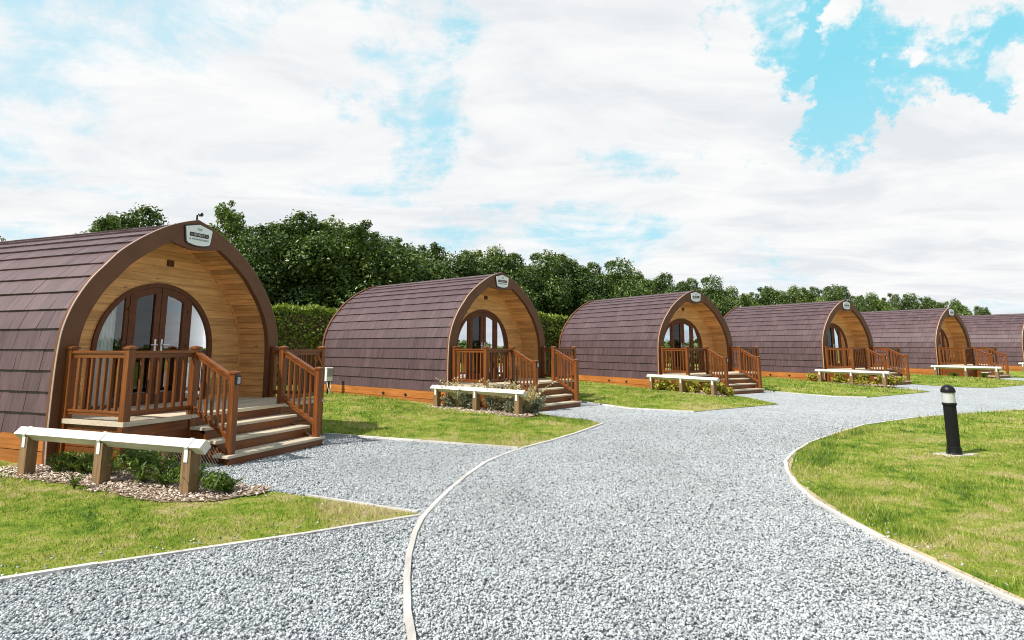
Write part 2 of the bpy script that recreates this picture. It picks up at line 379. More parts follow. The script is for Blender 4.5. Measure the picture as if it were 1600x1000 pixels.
mr=N.new('ShaderNodeMapRange'); mr.interpolation_type='SMOOTHSTEP'; L.new(dens,mr.inputs[0])
mr.inputs[1].default_value=.36; mr.inputs[2].default_value=.70
cover=mr.outputs[0]
cr=ramp(N,[(.34,(6.35,6.65,6.95)),(.48,(7.25,7.35,7.45)),(.60,(7.8,7.8,7.8))]); L.new(n2.outputs['Fac'],cr.inputs[0])
# unseen cloud overhead and behind the viewpoint, greyed to lower the ambient light
gy=N.new('ShaderNodeMapRange'); gy.interpolation_type='SMOOTHSTEP'; L.new(math_n(N,L,'SUBTRACT',sep.outputs[1],math_n(N,L,'MULTIPLY',sep.outputs[2],.55)),gy.inputs[0])
gy.inputs[1].default_value=-.15; gy.inputs[2].default_value=.40; gy.inputs[3].default_value=.56; gy.inputs[4].default_value=1
gc=N.new('ShaderNodeCombineColor'); L.new(gy.outputs[0],gc.inputs[0]); L.new(math_n(N,L,'POWER',gy.outputs[0],.92),gc.inputs[1]); L.new(math_n(N,L,'POWER',gy.outputs[0],.82),gc.inputs[2])
cloud=mixrgb(N,L,cr.outputs[0],gc.outputs[0],1.0,'MULTIPLY')
blue=mixrgb(N,L,sky.outputs[0],(2.3,6.5,7.7),.85)
hz=N.new('ShaderNodeMapRange'); L.new(sep.outputs[2],hz.inputs[0]); hz.inputs[1].default_value=.02; hz.inputs[2].default_value=.40; hz.inputs[3].default_value=.70; hz.inputs[4].default_value=0
lf=N.new('ShaderNodeMapRange'); L.new(sep.outputs[0],lf.inputs[0]); lf.inputs[1].default_value=-.5; lf.inputs[2].default_value=.45; lf.inputs[3].default_value=.72; lf.inputs[4].default_value=0
blue=mixrgb(N,L,blue,(5.4,6.8,7.6),math_n(N,L,'MAXIMUM',hz.outputs[0],lf.outputs[0]))
L.new(mixrgb(N,L,blue,cloud,cover),bg.inputs['Color'])

vs=scene.view_settings; vs.view_transform='Standard'; vs.look='None'; vs.exposure=.33; vs.gamma=1
scene.render.engine='CYCLES'; scene.render.resolution_x=1024; scene.render.resolution_y=640
scene.cycles.filter_width=1.05; scene.cycles.max_bounces=8; scene.cycles.transparent_max_bounces=8

# ------------------------------------------------------------------ ground
def inside(P,poly):
    x,y=P[:,0],P[:,1]; r=np.zeros(len(P),bool); n=len(poly)
    for i in range(n):
        x0,y0=poly[i]; x1,y1=poly[(i+1)%n]
        c=((y0>y)!=(y1>y)); 
        with np.errstate(divide='ignore',invalid='ignore'):
            xi=(x1-x0)*(y-y0)/(y1-y0)+x0
        r^=c&(x<xi)
    return r
def dist_poly(P,poly,closed=True):
    d=np.full(len(P),1e9); n=len(poly)
    for i in range(n if closed else n-1):
        a=np.array(poly[i]); b=np.array(poly[(i+1)%n]); ab=b-a
        t=np.clip(((P-a)@ab)/(ab@ab),0,1); d=np.minimum(d,np.hypot(*(P-(a+t[:,None]*ab)).T))
    return d
LEFT=[(-16,-3.2),(-3.58,4.56),(-3.11,4.87),(-2.57,5.2),(-1.79,5.65),(-.88,6.25),(-.93,6.32),(-1.61,6.68),(-2.24,7.0),(-2.94,7.33),(-3.7,7.75),(-4.6,8.45),(-5.0,9.3),(-4.5,10.9),(-3.8,11.8),(-3.48,11.74),(-2.03,11.11),(-1.08,10.68),(.10,10.16),
 (.67,10.96),(1.21,11.9),(1.9,13.3),(1.72,14.03),(1.05,14.65),(.52,15.78),(.0,16.5),(1.2,18.5),(2.06,18.65),(3.08,16.64),(4.59,15.78),(5.18,16.24),(7.6,17.85),(7.59,20.02),(7.26,21.34),(6.9,22.3),(8.6,23.7),(9.39,23.16),(10.52,20.53),(11.44,20.15),(13.84,21.76),(15.19,22.68),(15.17,23.84),(14.73,24.56),(15.3,26.8),(17.0,28.6),(17.53,27.25),(18.08,25.33),(19.04,24.75),(21.85,26.57),(24.2,28.2),(24.3,30.2),(24.2,32.4),(26.0,34.3),(26.7,33),(27.6,31),(32.6,34.2),(33.3,36),(33.2,37.8),(35.3,39.6),(37,38.6),(60,52),(60,85),(-45,60),(-45,-3.2)]
REDGE=[(3.75,1.0),(3.32,3.4),(3.25,4.16),(3.20,4.65),(3.165,5.02),(3.15,5.49),(3.165,6.13),(3.21,6.84),(3.36,7.53),(3.61,8.34),(3.91,9.06),(4.36,9.8),(5.07,10.75),(5.96,11.74),(7.35,13.13),(9.02,14.27),(10.35,14.92),(11.8,15.63),(13.27,16.24),(17,17.8),(24,20.3),(40,26)]
RIGHT=REDGE+[(60,34),(60,-4),(4.4,-4)]
def sstep(d,a,b):
    t=np.clip((d-a)/(b-a),0,1); return t*t*(3-2*t)
def h_left(P): 
    d=dist_poly(P,LEFT); f=sstep(P[:,1],11.5,14.5); return .012+.022*sstep(d,0,.4)+(1-f)*.15*sstep(d,1.2,4.5)+f*(.075*sstep(d,.2,1.6)+.075*sstep(d,1.2,4.5))
def h_right(P):
    d=dist_poly(P,REDGE,False); return .012+.022*sstep(d,0,.4)+.02*sstep(d,.5,3)
def lawn_mesh(name,poly,hf,step,lim):
    pts=[]; n=len(poly)
    for i in range(n):
        a=np.array(poly[i]); b=np.array(poly[(i+1)%n]); k=max(1,int(np.hypot(*(b-a))/1.0))
        pts+=[tuple(a+(b-a)*j/k) for j in range(k)]
    edges=[(i,(i+1)%len(pts)) for i in range(len(pts))]
    xs=np.arange(lim[0],lim[1],step); ys=np.arange(lim[2],lim[3],step)
    g=np.stack(np.meshgrid(xs,ys),-1).reshape(-1,2); g=g+rng.uniform(-.12,.12,g.shape)*step
    g=g[inside(g,poly)]; g=g[dist_poly(g,poly)>step*.35]
    allp=[Vector(p) for p in pts]+[Vector(p) for p in g]
    ov,oe,of,*_=delaunay_2d_cdt(allp,edges,[],1,1e-5)
    V=np.array([(p.x,p.y) for p in ov]); z=hf(V)
    me=bpy.data.meshes.new(name); me.from_pydata([(x,y,zz) for (x,y),zz in zip(V,z)],[],[tuple(f) for f in of])
    bm=bmesh.new(); bm.from_mesh(me); bmesh.ops.recalc_face_normals(bm,faces=bm.faces)
    if sum(f.normal.z for f in bm.faces)<0: bmesh.ops.reverse_faces(bm,faces=bm.faces)
    bm.to_mesh(me); bm.free(); me.polygons.foreach_set('use_smooth',[True]*len(me.polygons))
    me.materials.append(M['lawn']); o=bpy.data.objects.new(name,me); COL.objects.link(o); tag(o,kind='structure'); return o
lawn_mesh('lawn',LEFT,h_left,.45,(-20,40,-4,48))
lawn_mesh('lawn',RIGHT,h_right,.45,(3,30,-4,28))
b=MB(); b.poly([(-900,-900,-.06),(900,-900,-.06),(900,900,-.06),(-900,900,-.06)]); tag(b.build('ground',M['field']),kind='structure')
b=MB(); b.poly([(-18,-6,0),(50,-6,0),(50,50,0),(-18,50,0)]); tag(b.build('gravel_drive',M['gravel']),kind='structure')

# timber edging boards
def edging(pts,wd,z0,z1,jog=.006):
    b=MB(); P=[]
    for i in range(len(pts)-1):
        a=Vector((*pts[i],0)); c=Vector((*pts[i+1],0)); k=max(1,round((c-a).length/.55))
        P+=[a+(c-a)*j/k for j in range(k)]
    P.append(Vector((*pts[-1],0)))
    P=[p+Vector((random.uniform(-jog,jog),random.uniform(-jog,jog),0)) for p in P]
    nr=[]
    for i in range(len(P)):
        d=(P[min(i+1,len(P)-1)]-P[max(i-1,0)]).normalized(); nr.append(Vector((-d.y,d.x,0)))
    t=random.random(); prevz=0
    for i in range(len(P)-1):
        if i%4==0: t=random.random(); zz=random.uniform(-.004,.006)
        gap=(P[i+1]-P[i])*(.004 if i%4==3 else 0)
        a,c=P[i],P[i+1]-gap; wa,wc=nr[i]*wd/2,nr[i+1]*wd/2
        Z0=Vector((0,0,z0)); Z1=Vector((0,0,z1+zz))
        b.hexa([a-wa+Z0,c-wc+Z0,c+wc+Z0,a+wa+Z0,a-wa+Z1,c-wc+Z1,c+wc+Z1,a+wa+Z1],t)
        if i%4==1 and wd>.05:      # peg heads
            q=(a+c)/2; b.tube([q+Vector((0,0,z1-.01)),q+Vector((0,0,z1+zz+.004))],.008,6,0)
    return b.build('edging_board',M['kerb'])
DRV=[(-.30,2.0),(-.47,3.2),(-.56,3.72),(-.64,4.05),(-.74,4.62),(-.81,5.09),(-.85,5.67),(-.86,6.13),(-.81,6.65),(-.73,7.27),(-.57,8.14),(-.37,9.01),(-.10,9.69),(.15,10.16),(.67,10.96),(1.21,11.9),(1.93,13.35)]
EG='timber edging along the gravel'
tag(edging(DRV,.047,-.03,.023),'long curving pale timber edging board running along the middle of the gravel drive','edging board',EG)
tag(edging(LEFT[0:6],.05,-.03,.024),'straight pale edging along the front of the nearest lawn, dividing it from the foreground gravel','edging board',EG)
tag(edging(LEFT[6:9],.03,-.03,.028),'thin edging on the far side of the pointed nearest lawn tip','edging board',EG)
tag(edging(LEFT[15:19],.04,-.03,.036),'straight pale edging in front of the second lawn, right of the nearest pod steps','edging board',EG)
tag(edging(LEFT[27:30],.03,-.03,.03),'pale edging in front of the third lawn, right of the second pod steps','edging board',EG)
tag(edging(LEFT[36:39],.03,-.03,.03),'pale edging in front of the fourth lawn, right of the third pod steps','edging board',EG)
tag(edging(REDGE,.047,-.03,.028),'long bleached edging board curving around the right hand lawn with the bollard','edging board',EG)
# strip of bare soil inside the right edging
b=MB()
for i in range(1,14):
    a=Vector((*REDGE[i],0)); c=Vector((*REDGE[i+1],0)); d=(c-a).normalized(); nn=Vector((d.y,-d.x,0))
    def wd_(q): return .006+.05*max(0,-.1+math.sin(q*2.3)+.4*math.sin(q*5.1))
    wa,wc=wd_(i*.9),wd_((i+1)*.9); o=.032
    b.poly([a+nn*o+Vector((0,0,.022)),c+nn*o+Vector((0,0,.022)),c+nn*(o+wc)+Vector((0,0,.0315)),a+nn*(o+wa)+Vector((0,0,.0315))])
tag(b.build('bare_soil',M['sand']),kind='structure')

# ------------------------------------------------------------------ loose gravel stones
def stones():
    n=430000
    # sample in polar coordinates round the viewpoint so that density falls with distance
    r=np.sqrt(rng.uniform(2.6**2,17**2,n*2)); a=rng.uniform(math.radians(43),math.radians(137),n*2)
    P=np.stack([r*np.cos(a),r*np.sin(a)],1)
    dl,dr=dist_poly(P,LEFT),dist_poly(P,REDGE,False); inl,inr=inside(P,LEFT),inside(P,RIGHT)
    keep=((~inl)&(~inr)&(dist_poly(P,DRV,False)>.030)&(dl>.027)&(dr>.032))|(inl&(dl>.03)&(dl<.35)&(rng.random(len(P))<.02))|(inr&(dr>.04)&(dr<.35)&(rng.random(len(P))<.02))
    keep&=rng.random(len(P))<np.clip(1.1-(r-6)/9.0,.03,1)
    P=P[keep][:230000]; n=len(P)
    base=np.array([(1,0,0),(0,1,0),(-1,0,0),(0,-1,0),(.15,.1,1),(-.1,0,-1)],float)
    s=rng.uniform(.006,.0135,(n,1))*rng.uniform(.65,1.45,(n,3)); s[:,2]*=.75
    V=base[None]*s[:,None,:]*rng.uniform(.7,1.25,(n,6,1))
    yaw=rng.uniform(0,2*PI,n); t1=rng.normal(0,.45,n); t2=rng.normal(0,.45,n)
    c,sn=np.cos(t1),np.sin(t1); y=V[...,1]*c[:,None]-V[...,2]*sn[:,None]; z=V[...,1]*sn[:,None]+V[...,2]*c[:,None]; V[...,1],V[...,2]=y,z
    c,sn=np.cos(t2),np.sin(t2); x=V[...,0]*c[:,None]+V[...,2]*sn[:,None]; z=-V[...,0]*sn[:,None]+V[...,2]*c[:,None]; V[...,0],V[...,2]=x,z
    c,sn=np.cos(yaw),np.sin(yaw); x=V[...,0]*c[:,None]-V[...,1]*sn[:,None]; y=V[...,0]*sn[:,None]+V[...,1]*c[:,None]; V[...,0],V[...,1]=x,y
    V[...,0]+=P[:,0:1]; V[...,1]+=P[:,1:2]; V[...,2]+=rng.uniform(.002,.014,(n,1))+(.022*(inside(P,LEFT)|inside(P,RIGHT)))[:,None]
    Fc=np.array([(0,1,4),(1,2,4),(2,3,4),(3,0,4),(1,0,5),(2,1,5),(3,2,5),(0,3,5)])
    Fa=(Fc[None]+np.arange(n)[:,None,None]*6).reshape(-1,3)
    t=np.repeat(rng.random(n),8)
    tag(raw_mesh('gravel',V.reshape(-1,3),Fa,3,M['stone'],t),'loose pale grey gravel stones covering the drive','gravel',kind='stuff')
stones()

# ------------------------------------------------------------------ grass blades
KEEPOUT=[]   # footprints without grass, filled below: (poly)
def cab_local(i,x,y):      # x to the right of the facade, y into the pod
    X,Y,th=CABS[i]; c,s=math.cos(th),math.sin(th); return (X+x*c-y*s, Y+x*s+y*c)
CABS=[(-5.436,10.382,1.194),(-.304,17.88,.86),(7.082,23.548,.566),(15.584,28.492,.553),(24.514,34.174,.561),(33.6,39.55,.561)]
for i in range(6):
    KEEPOUT.append([cab_local(i,x,y) for x,y in ((-2.1,6.1),(2.1,6.1),(2.1,0),(1.95,-1.2),(-1.95,-1.2),(-2.1,0))])
BED1=[(-6.75,8.3),(-6.35,7.85),(-5.5,7.58),(-4.8,7.25),(-4.15,6.83),(-3.62,6.63),(-3.1,6.66),(-2.78,6.95),(-2.75,7.22),(-3.2,7.42),(-3.8,7.75),(-4.7,8.5),(-5.3,8.9),(-5.8,9.3)]
def bed_poly(i): return [cab_local(i,*p) for p in ((-2.72,.45),(-2.86,-.4),(-2.80,-1.5),(-2.85,-2.5),(-2.70,-3.15),(-2.1,-3.0),(-1.3,-2.4),(-1.0,-1.25),(-1.9,-1.15),(-2.05,.4))]
BED2,BED3,BED4=bed_poly(1),bed_poly(2),bed_poly(3)
def ragged(poly,amp=.055):
    out=[]; n=len(poly)
    for i in range(n):
        a=np.array(poly[i]); b_=np.array(poly[(i+1)%n]); k=max(1,int(np.hypot(*(b_-a))/.11))
        for j in range(k): out.append(tuple(a+(b_-a)*j/k+rng.normal(0,amp,2)*.6))
    return out
BED1,BED2,BED3,BED4=[ragged(q) for q in (BED1,BED2,BED3,BED4)]
KEEPOUT+=[BED1,BED2,BED3,BED4]
def blades(name,label,poly,hf,regions):
    Vs=[];Fs=[];Ts=[];base=0
    for (r0,r1,dens,wd,hh) in regions:
        a0,a1=math.radians(44),math.radians(136)
        area=(a1-a0)/2*(r1*r1-r0*r0); n=int(area*dens)
        r=np.sqrt(rng.uniform(r0*r0,r1*r1,n)); a=rng.uniform(a0,a1,n); P=np.stack([r*np.cos(a),r*np.sin(a)],1)
        k=inside(P,poly)
        for q in KEEPOUT: k&=~inside(P,q)
        P=P[k]; n=len(P); z=hf(P)
        d=dist_poly(P,REDGE,False) if poly is RIGHT else dist_poly(P,LEFT)
        grow=(.6+.4*sstep(d,.02,.12))
        ph=np.sin(P[:,0]*2.1+np.sin(P[:,1]*1.3)*1.7)*np.sin(P[:,1]*1.9+P[:,0]*.7)
        h=rng.uniform(.35,1.0,n)**1.3*hh*(1+.45*ph)*grow*np.where(rng.random(n)<.05,1.9,1.0)
        if poly is RIGHT: h*=1+.8*np.exp(-((d-.25)/.22)**2)*(ph>-.2)
        az=rng.uniform(0,2*PI,n); lean=rng.uniform(.1,.95,n)*h
        wv=wd*rng.uniform(.6,1.2,n)/2
        dx,dy=np.cos(az),np.sin(az); az2=rng.uniform(0,2*PI,n); lx,ly=np.cos(az2)*lean,np.sin(az2)*lean
        A=np.stack([P[:,0]-dx*wv,P[:,1]-dy*wv,z-.004],1); B=np.stack([P[:,0]+dx*wv,P[:,1]+dy*wv,z-.004],1)
        C=np.stack([P[:,0]+lx,P[:,1]+ly,z+h],1)
        Vs.append(np.stack([A,B,C],1).reshape(-1,3)); Fs.append(np.arange(base,base+3*n).reshape(-1,3)); base+=3*n
        Ts.append(rng.random(n))
    tag(raw_mesh(name,np.concatenate(Vs),np.concatenate(Fs),3,M['blade'],np.concatenate(Ts)),label,'grass',kind='stuff')
blades('grass','short mown grass of the lawns around the pods',LEFT,h_left,[(4,9,3000,.008,.036),(9,14,1600,.011,.042),(14,24,600,.018,.05),(24,42,170,.035,.06)])
blades('grass','patchy green and yellow grass of the right hand lawn around the bollard',RIGHT,h_right,[(4,9,3000,.008,.042),(9,14,1500,.011,.045),(14,26,420,.02,.05)])

# ------------------------------------------------------------------ camping pod
HALF=[(2.075,.05),(2.09,.45),(2.09,1.2),(2.075,1.62),(2.04,1.9),(1.955,2.18),(1.84,2.42),(1.70,2.64),(1.54,2.83),(1.34,3.06),(1.07,3.28),(.80,3.46),(.55,3.60),(.27,3.715),(0,3.80)]
def catmull(P,k):
    P=[Vector((*p,0)) for p in P]; out=[]
    for i in range(len(P)-1):
        p0=P[max(i-1,0)];p1=P[i];p2=P[i+1];p3=P[min(i+2,len(P)-1)]
        for j in range(k):
            t=j/k; q=.5*((2*p1)+(p2-p0)*t+(2*p0-5*p1+4*p2-p3)*t*t+(3*p1-p0-3*p2+p3)*t**3); out.append((q.x,q.y))
    out.append((P[-1].x,P[-1].y)); return out
HC_=catmull(HALF,4)
def offset(path,d):
    out=[]; n=len(path)
    for i in range(n):
        a=path[max(i-1,0)]; c=path[min(i+1,n-1)]
        tx,tz=c[0]-a[0],c[1]-a[1]; l=math.hypot(tx,tz); nx,nz=-tz/l,tx/l     # towards the inside for a right half going up
        if i==n-1: nx,nz=0,-1
        out.append((max(0,path[i][0]+nx*d) if i==n-1 else path[i][0]+nx*d, path[i][1]+nz*d))
    return out
def full(half): return [(-x,z) for x,z in half]+[(x,z) for x,z in reversed(half[:-1])]
def at_len(path):
    s=[0]
    for i in range(1,len(path)): s.append(s[-1]+math.hypot(path[i][0]-path[i-1][0],path[i][1]-path[i-1][1]))
    def f(q):
        q=min(max(q,0),s[-1])
        for i in range(1,len(s)):
            if q<=s[i]:
                t=(q-s[i-1])/(s[i]-s[i-1]+1e-9); a,b=path[i-1],path[i]
                return (a[0]+(b[0]-a[0])*t,a[1]+(b[1]-a[1])*t)
        return path[-1]
    return f,s[-1]
INNER=offset(HC_,.255)
def w_at(half,z):
    for i in range(1,len(half)):
        if half[i][1]>=z:
            a,b=half[i-1],half[i]; t=(z-a[1])/(b[1]-a[1]+1e-9); return a[0]+(b[0]-a[0])*t
    return 0
ZD=.66; REC=.76; LEN=6.06
ZC,R=1.585,1.14
def door_w(z,R_=R): return R_ if z<=ZC else (math.sqrt(max(0,R_*R_-(z-ZC)**2)))
def arc_top(x,R_): return ZC+math.sqrt(max(0,R_*R_-x*x))
def arch_path(R_,zb,n=28):
    return [(-R_,zb)]+[(-R_*math.cos(PI*k/n),ZC+R_*math.sin(PI*k/n)) for k in range(n+1)]+[(R_,zb)]
def leaf_path(x0,x1,zb,R_,n=10):
    p=[(x0,zb)]
    for k in range(n+1):
        x=x0+(x1-x0)*k/n; p.append((x,arc_top(x,R_)))
    p.append((x1,zb)); return p

def text_mesh(body,size,name,mat,parent,x,y,z,squash=1.0):
    cu=bpy.data.curves.new(name,'FONT'); cu.body=body; cu.size=size; cu.align_x='CENTER'; cu.align_y='CENTER'; cu.extrude=.0015
    tmp=bpy.data.objects.new(name+'_tmp',cu); COL.objects.link(tmp)
    dg=bpy.context.evaluated_depsgraph_get(); dg.update()
    me=bpy.data.meshes.new_from_object(tmp.evaluated_get(dg)); me.name=name
    bpy.data.objects.remove(tmp); me.materials.clear(); me.materials.append(mat)
    o=bpy.data.objects.new(name,me); COL.objects.link(o); o.parent=parent
    me.transform(Matrix.Translation((x,y,z))@Matrix.Rotation(PI/2,4,'X')@Matrix.Diagonal((squash,1,1,1)))
    return o

def make_pod():
    root=empty('camping_pod')
    # ---- roof
    prof=offset(HC_,.055); start=next(i for i,p in enumerate(prof) if p[1]>=.45); prof=[(w_at(prof,.45),.45)]+prof[start:]
    f,Ltot=at_len(prof); n=15; ex=Ltot/n; b=MB(); y0,y1=.085,5.98
    for side in (-1,1):
        under=offset(prof,.03)
        for i in range(len(prof)-1):
            b.poly([(side*under[i][0],y0,under[i][1]),(side*under[i][0],y1,under[i][1]),(side*under[i+1][0],y1,under[i+1][1]),(side*under[i+1][0],y0,under[i+1][1])],0)
        for i in range(n):
            pb,pt=f(i*ex),f(min(Ltot,(i+1)*ex+.02))
            tx,tz=pt[0]-pb[0],pt[1]-pb[1]; l=math.hypot(tx,tz); nx,nz=tz/l,-tx/l
            y=y0-random.uniform(0,.2); 
            while y<y1:
                wd=random.choice((.10,.22,.26,.3,.34)); ya,yb=max(y,y0),min(y+wd-.005,y1); y+=wd
                if yb-ya<.01: continue
                lift=.036+random.uniform(-.003,.004); lt=.006+random.uniform(-.002,.002); t=min(1,max(0,random.gauss(.5,.2)))
                o0=(pb[0]+nx*lift,pb[1]+nz*lift); o1=(pt[0]+nx*lt,pt[1]+nz*lt); q0=(pb[0]+nx*.004,pb[1]+nz*.004); q1=(pt[0]-nx*.008,pt[1]-nz*.008)
                b.hexa([(side*q0[0],ya,q0[1]),(side*q0[0],yb,q0[1]),(side*q1[0],yb,q1[1]),(side*q1[0],ya,q1[1]),
                        (side*o0[0],ya,o0[1]),(side*o0[0],yb,o0[1]),(side*o1[0],yb,o1[1]),(side*o1[0],ya,o1[1])],t)
    # ridge caps
    y=y0
    while y<y1-.05:
        yb=min(y+.42,y1)-.006; zt=f(Ltot)[1]+.018; t=random.uniform(.3,.7)
        for side in (-1,1):
            b.hexa([(0,y,zt-.012),(0,yb,zt-.012),(side*.17,yb,zt-.085),(side*.17,y,zt-.085),(0,y,zt+.012),(0,yb,zt+.012),(side*.17,yb,zt-.062),(side*.17,y,zt-.062)],t)
        y+=.42
    b.build('roof',M['tile'],root)
    # ---- arch trims
    O=full(HC_); I=full(INNER)
    b=MB(); b.band(O,I,0,.10); trim=b.build('arch_trim',M['trim'],root)
    b=MB(); lip=full(offset(HC_,-.008)); b.band(lip,full(offset(HC_,.002)),.006,.036); b.build('edge_strip',M['edge'],trim)
    b=MB(); b.band(O,full(offset(HC_,.16)),5.975,LEN); b.build('rear_trim',M['trim'],root)
    # apex board behind the sign
    ap=[(-.50,3.345),(-.40,3.325),(-.22,3.285),(0,3.27),(.22,3.285),(.40,3.325),(.50,3.345),(.40,3.50),(.25,3.64),(0,3.72),(-.25,3.64),(-.40,3.50)]
    b=MB(); b.prism(ap,-.005,.06); b.build('apex_board',M['trim'],trim)
    # ---- sign
    pent=[(-.27,3.640),(-.245,3.655),(0,3.715),(.245,3.655),(.27,3.640),(.235,3.405),(.205,3.375),(.09,3.352),(0,3.347),(-.09,3.352),(-.205,3.375),(-.235,3.405)]
    cx,cz=0,3.52; big=[((x-cx)*1.09,cz+(z-cz)*1.10) for x,z in pent]
    b=MB(); b.prism(pent,-.038,-.020); sg=b.build('sign_plate',M['white'],root)
    b=MB(); b.prism(big,-.022,-.004); b.build('sign_border',M['black'],sg)
    b=MB(); b.prism([(-.185,3.495),(.185,3.495),(.195,3.505),(.195,3.555),(.185,3.565),(-.185,3.565),(-.195,3.555),(-.195,3.505)],-.041,-.036); b.build('sign_band',M['black'],sg)
    text_mesh('THE',.058,'sign_lettering',M['letter'],sg,0,-.0395,3.625)
    text_mesh('RETREAT',.054,'sign_lettering',M['letterp'],sg,0,-.0425,3.528)
    for q in (-.155,.155): b=MB(); b.box(q-.02,q+.02,-.043,-.040,3.524,3.532); b.build('sign_dash',M['letterp'],sg)
    text_mesh('by WIGWAM HOLIDAYS',.040,'sign_lettering',M['letter'],sg,0,-.0395,3.452,.92)
    # ---- porch lining: planks running into the pod
    lin=offset(HC_,.245); st=next(i for i,p in enumerate(lin) if p[1]>=.5); lin=[(w_at(lin,.5),.5)]+lin[st:]
    f2,L2=at_len(lin); b=MB(); k=32; pl=L2/k
    for side in (-1,1):
        for i in range(k):
            t=min(1,max(0,random.gauss(.5,.25)))
            for q in range(2):
                s0=i*pl+q*pl/2+(.004 if q==0 else 0); s1=i*pl+(q+1)*pl/2-(.004 if q==1 else 0)
                p,r_=f2(s0),f2(s1)
                b.poly([(side*p[0],.098,p[1]),(side*p[0],REC+.01,p[1]),(side*r_[0],REC+.01,r_[1]),(side*r_[0],.098,r_[1])],t)
        bk=offset(lin,-.012)
        for i in range(len(bk)-1):
            b.poly([(side*bk[i][0],.098,bk[i][1]),(side*bk[i][0],REC+.01,bk[i][1]),(side*bk[i+1][0],REC+.01,bk[i+1][1]),(side*bk[i+1][0],.098,bk[i+1][1])],0)
    b.build('porch_lining',M['clad_y'],root)
    # ---- front wall: horizontal planks round the door arch
    b=MB(); z=ZD-.05; hp=.142
    while z<3.55:
        t=min(1,max(0,random.gauss(.5,.25))); ze=z+hp-.006; sub=8
        for q in range(sub):
            za,zb=z+(ze-z)*q/sub,z+(ze-z)*(q+1)/sub
            oa,ob=w_at(lin,za)-.004,w_at(lin,zb)-.004
            if za>=lin[-1][1]-.02: continue
            ia,ib=door_w(za,R-.03),door_w(zb,R-.03)
            if za>ZC+R-.03: ia=0
            if zb>ZC+R-.03: ib=0
            for side in (-1,1):
                b.poly([(side*ia,REC,za),(side*oa,REC,za),(side*ob,REC,zb),(side*ib,REC,zb)],t)
        z+=hp
    # backing just behind the grooves
    zz=[ZD-.05+i*(3.5-ZD)/60 for i in range(61)]
    for za,zb in zip(zz[:-1],zz[1:]):
        oa,ob=w_at(lin,za),w_at(lin,zb); ia=door_w(za,R-.03) if za<ZC+R-.03 else 0; ib=door_w(zb,R-.03) if zb<ZC+R-.03 else 0
        for side in (-1,1): b.poly([(side*ia,REC+.012,za),(side*oa,REC+.012,za),(side*ob,REC+.012,zb),(side*ib,REC+.012,zb)],0)
    b.build('front_wall',M['clad_x'],root)
    # moulding bead where wall and lining meet
    b=MB(); b.band(full(offset(lin,.0)),full(offset(lin,.028)),REC-.022,REC-.002); b.build('corner_bead',M['clad_x'],root)
    b=MB(); b.prism([(.06,3.04),(.19,3.04),(.19,3.15),(.06,3.15)],REC-.022,REC-.001)
    for i in range(4): b.box(.07,.18,REC-.028,REC-.02,3.055+i*.024,3.065+i*.024)
    b.build('wall_vent',M['doorbrown'],root)
    # ---- door set
    fr=MB(); fr.band(arch_path(R,ZD),arch_path(R-.075,ZD),REC-.035,REC+.05)
    frame=fr.build('door_frame',M['doorbrown'],root)
    Rf=R-.077
    for side in (-1,1):
        mu=MB(); xa,xb=.575,.64
        p=leaf_path(xa,xb,ZD,Rf,4); mu.prism([(side*x,z) for x,z in p],REC-.02,REC+.04); mu.build('mullion',M['doorbrown'],frame)
    b=MB(); b.box(-Rf,Rf,REC-.02,REC+.05,ZD,ZD+.05); b.build('door_sill',M['doorbrown'],frame)
    for side in (-1,1):
        # opening leaf
        po=leaf_path(.006,.572,ZD+.052,Rf-.004,12); pi_=leaf_path(.115,.455,ZD+.20,Rf-.115,12)
        d=MB(); d.band([(side*x,z) for x,z in po],[(side*x,z) for x,z in pi_],REC-.03,REC+.03,closed=True); leaf=d.build('door',M['doorbrown'],root)
        g=MB(); pg=leaf_path(.105,.465,ZD+.19,Rf-.105,12); g.poly([(side*x,REC,z) for x,z in pg]); g.build('pane',M['glass'],leaf)
        h=MB(); x=side*.062; h.cbox(x-.018,x+.018,REC-.042,REC-.030,1.52,1.76); h.tube([(x,REC-.04,1.66),(x,REC-.085,1.66)],.011,8); h.tube([(x,REC-.08,1.66),(x+side*.115,REC-.08,1.655)],.011,8)
        h.build('handle',M['chrome'],leaf)
        for zh in (.9,1.62,2.22):
            hh=MB(); hh.box(side*.572-.03,side*.572+.03,REC-.045,REC-.029,zh,zh+.05); hh.build('hinge',M['doorbrown'],leaf)
        # side light
        xs0,xs1=.642,Rf-.004; n_=12
        p=[(xs0,ZD+.052)]+[(xs0+(xs1-xs0)*k/n_,arc_top(xs0+(xs1-xs0)*k/n_,Rf-.003)) for k in range(n_+1)]+[(xs1,ZD+.052)]
        g=MB(); g.poly([(side*x,REC+.003,z) for x,z in p]); g.build('side_window',M['glass'],root)
        # curtain gathered behind the side light
        c=MB(); m_=40; xa,xb=.60,1.12
        if side<0: xa=.70
        for k in range(m_):
            pts=[]
            for q in (k,k+1):
                x=xa+(xb-xa)*q/m_; yy=REC+.10+.028*math.sin(q*1.25)+.012*math.sin(q*2.7+1); pts.append((side*x,yy))
            for j in range(6):
                za,zb=ZD+.02+j*.34,ZD+.02+(j+1)*.34
                c.poly([(pts[0][0],pts[0][1],za),(pts[1][0],pts[1][1],za),(pts[1][0],pts[1][1],zb),(pts[0][0],pts[0][1],zb)])
        c.build('curtain',M['curtain'],root,smooth=True,fix=False)
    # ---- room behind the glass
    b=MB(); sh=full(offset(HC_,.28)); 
    b.poly([(x,5.9,z) for x,z in sh if z>.3]+[(1.8,5.9,.3),(-1.8,5.9,.3)][:0])
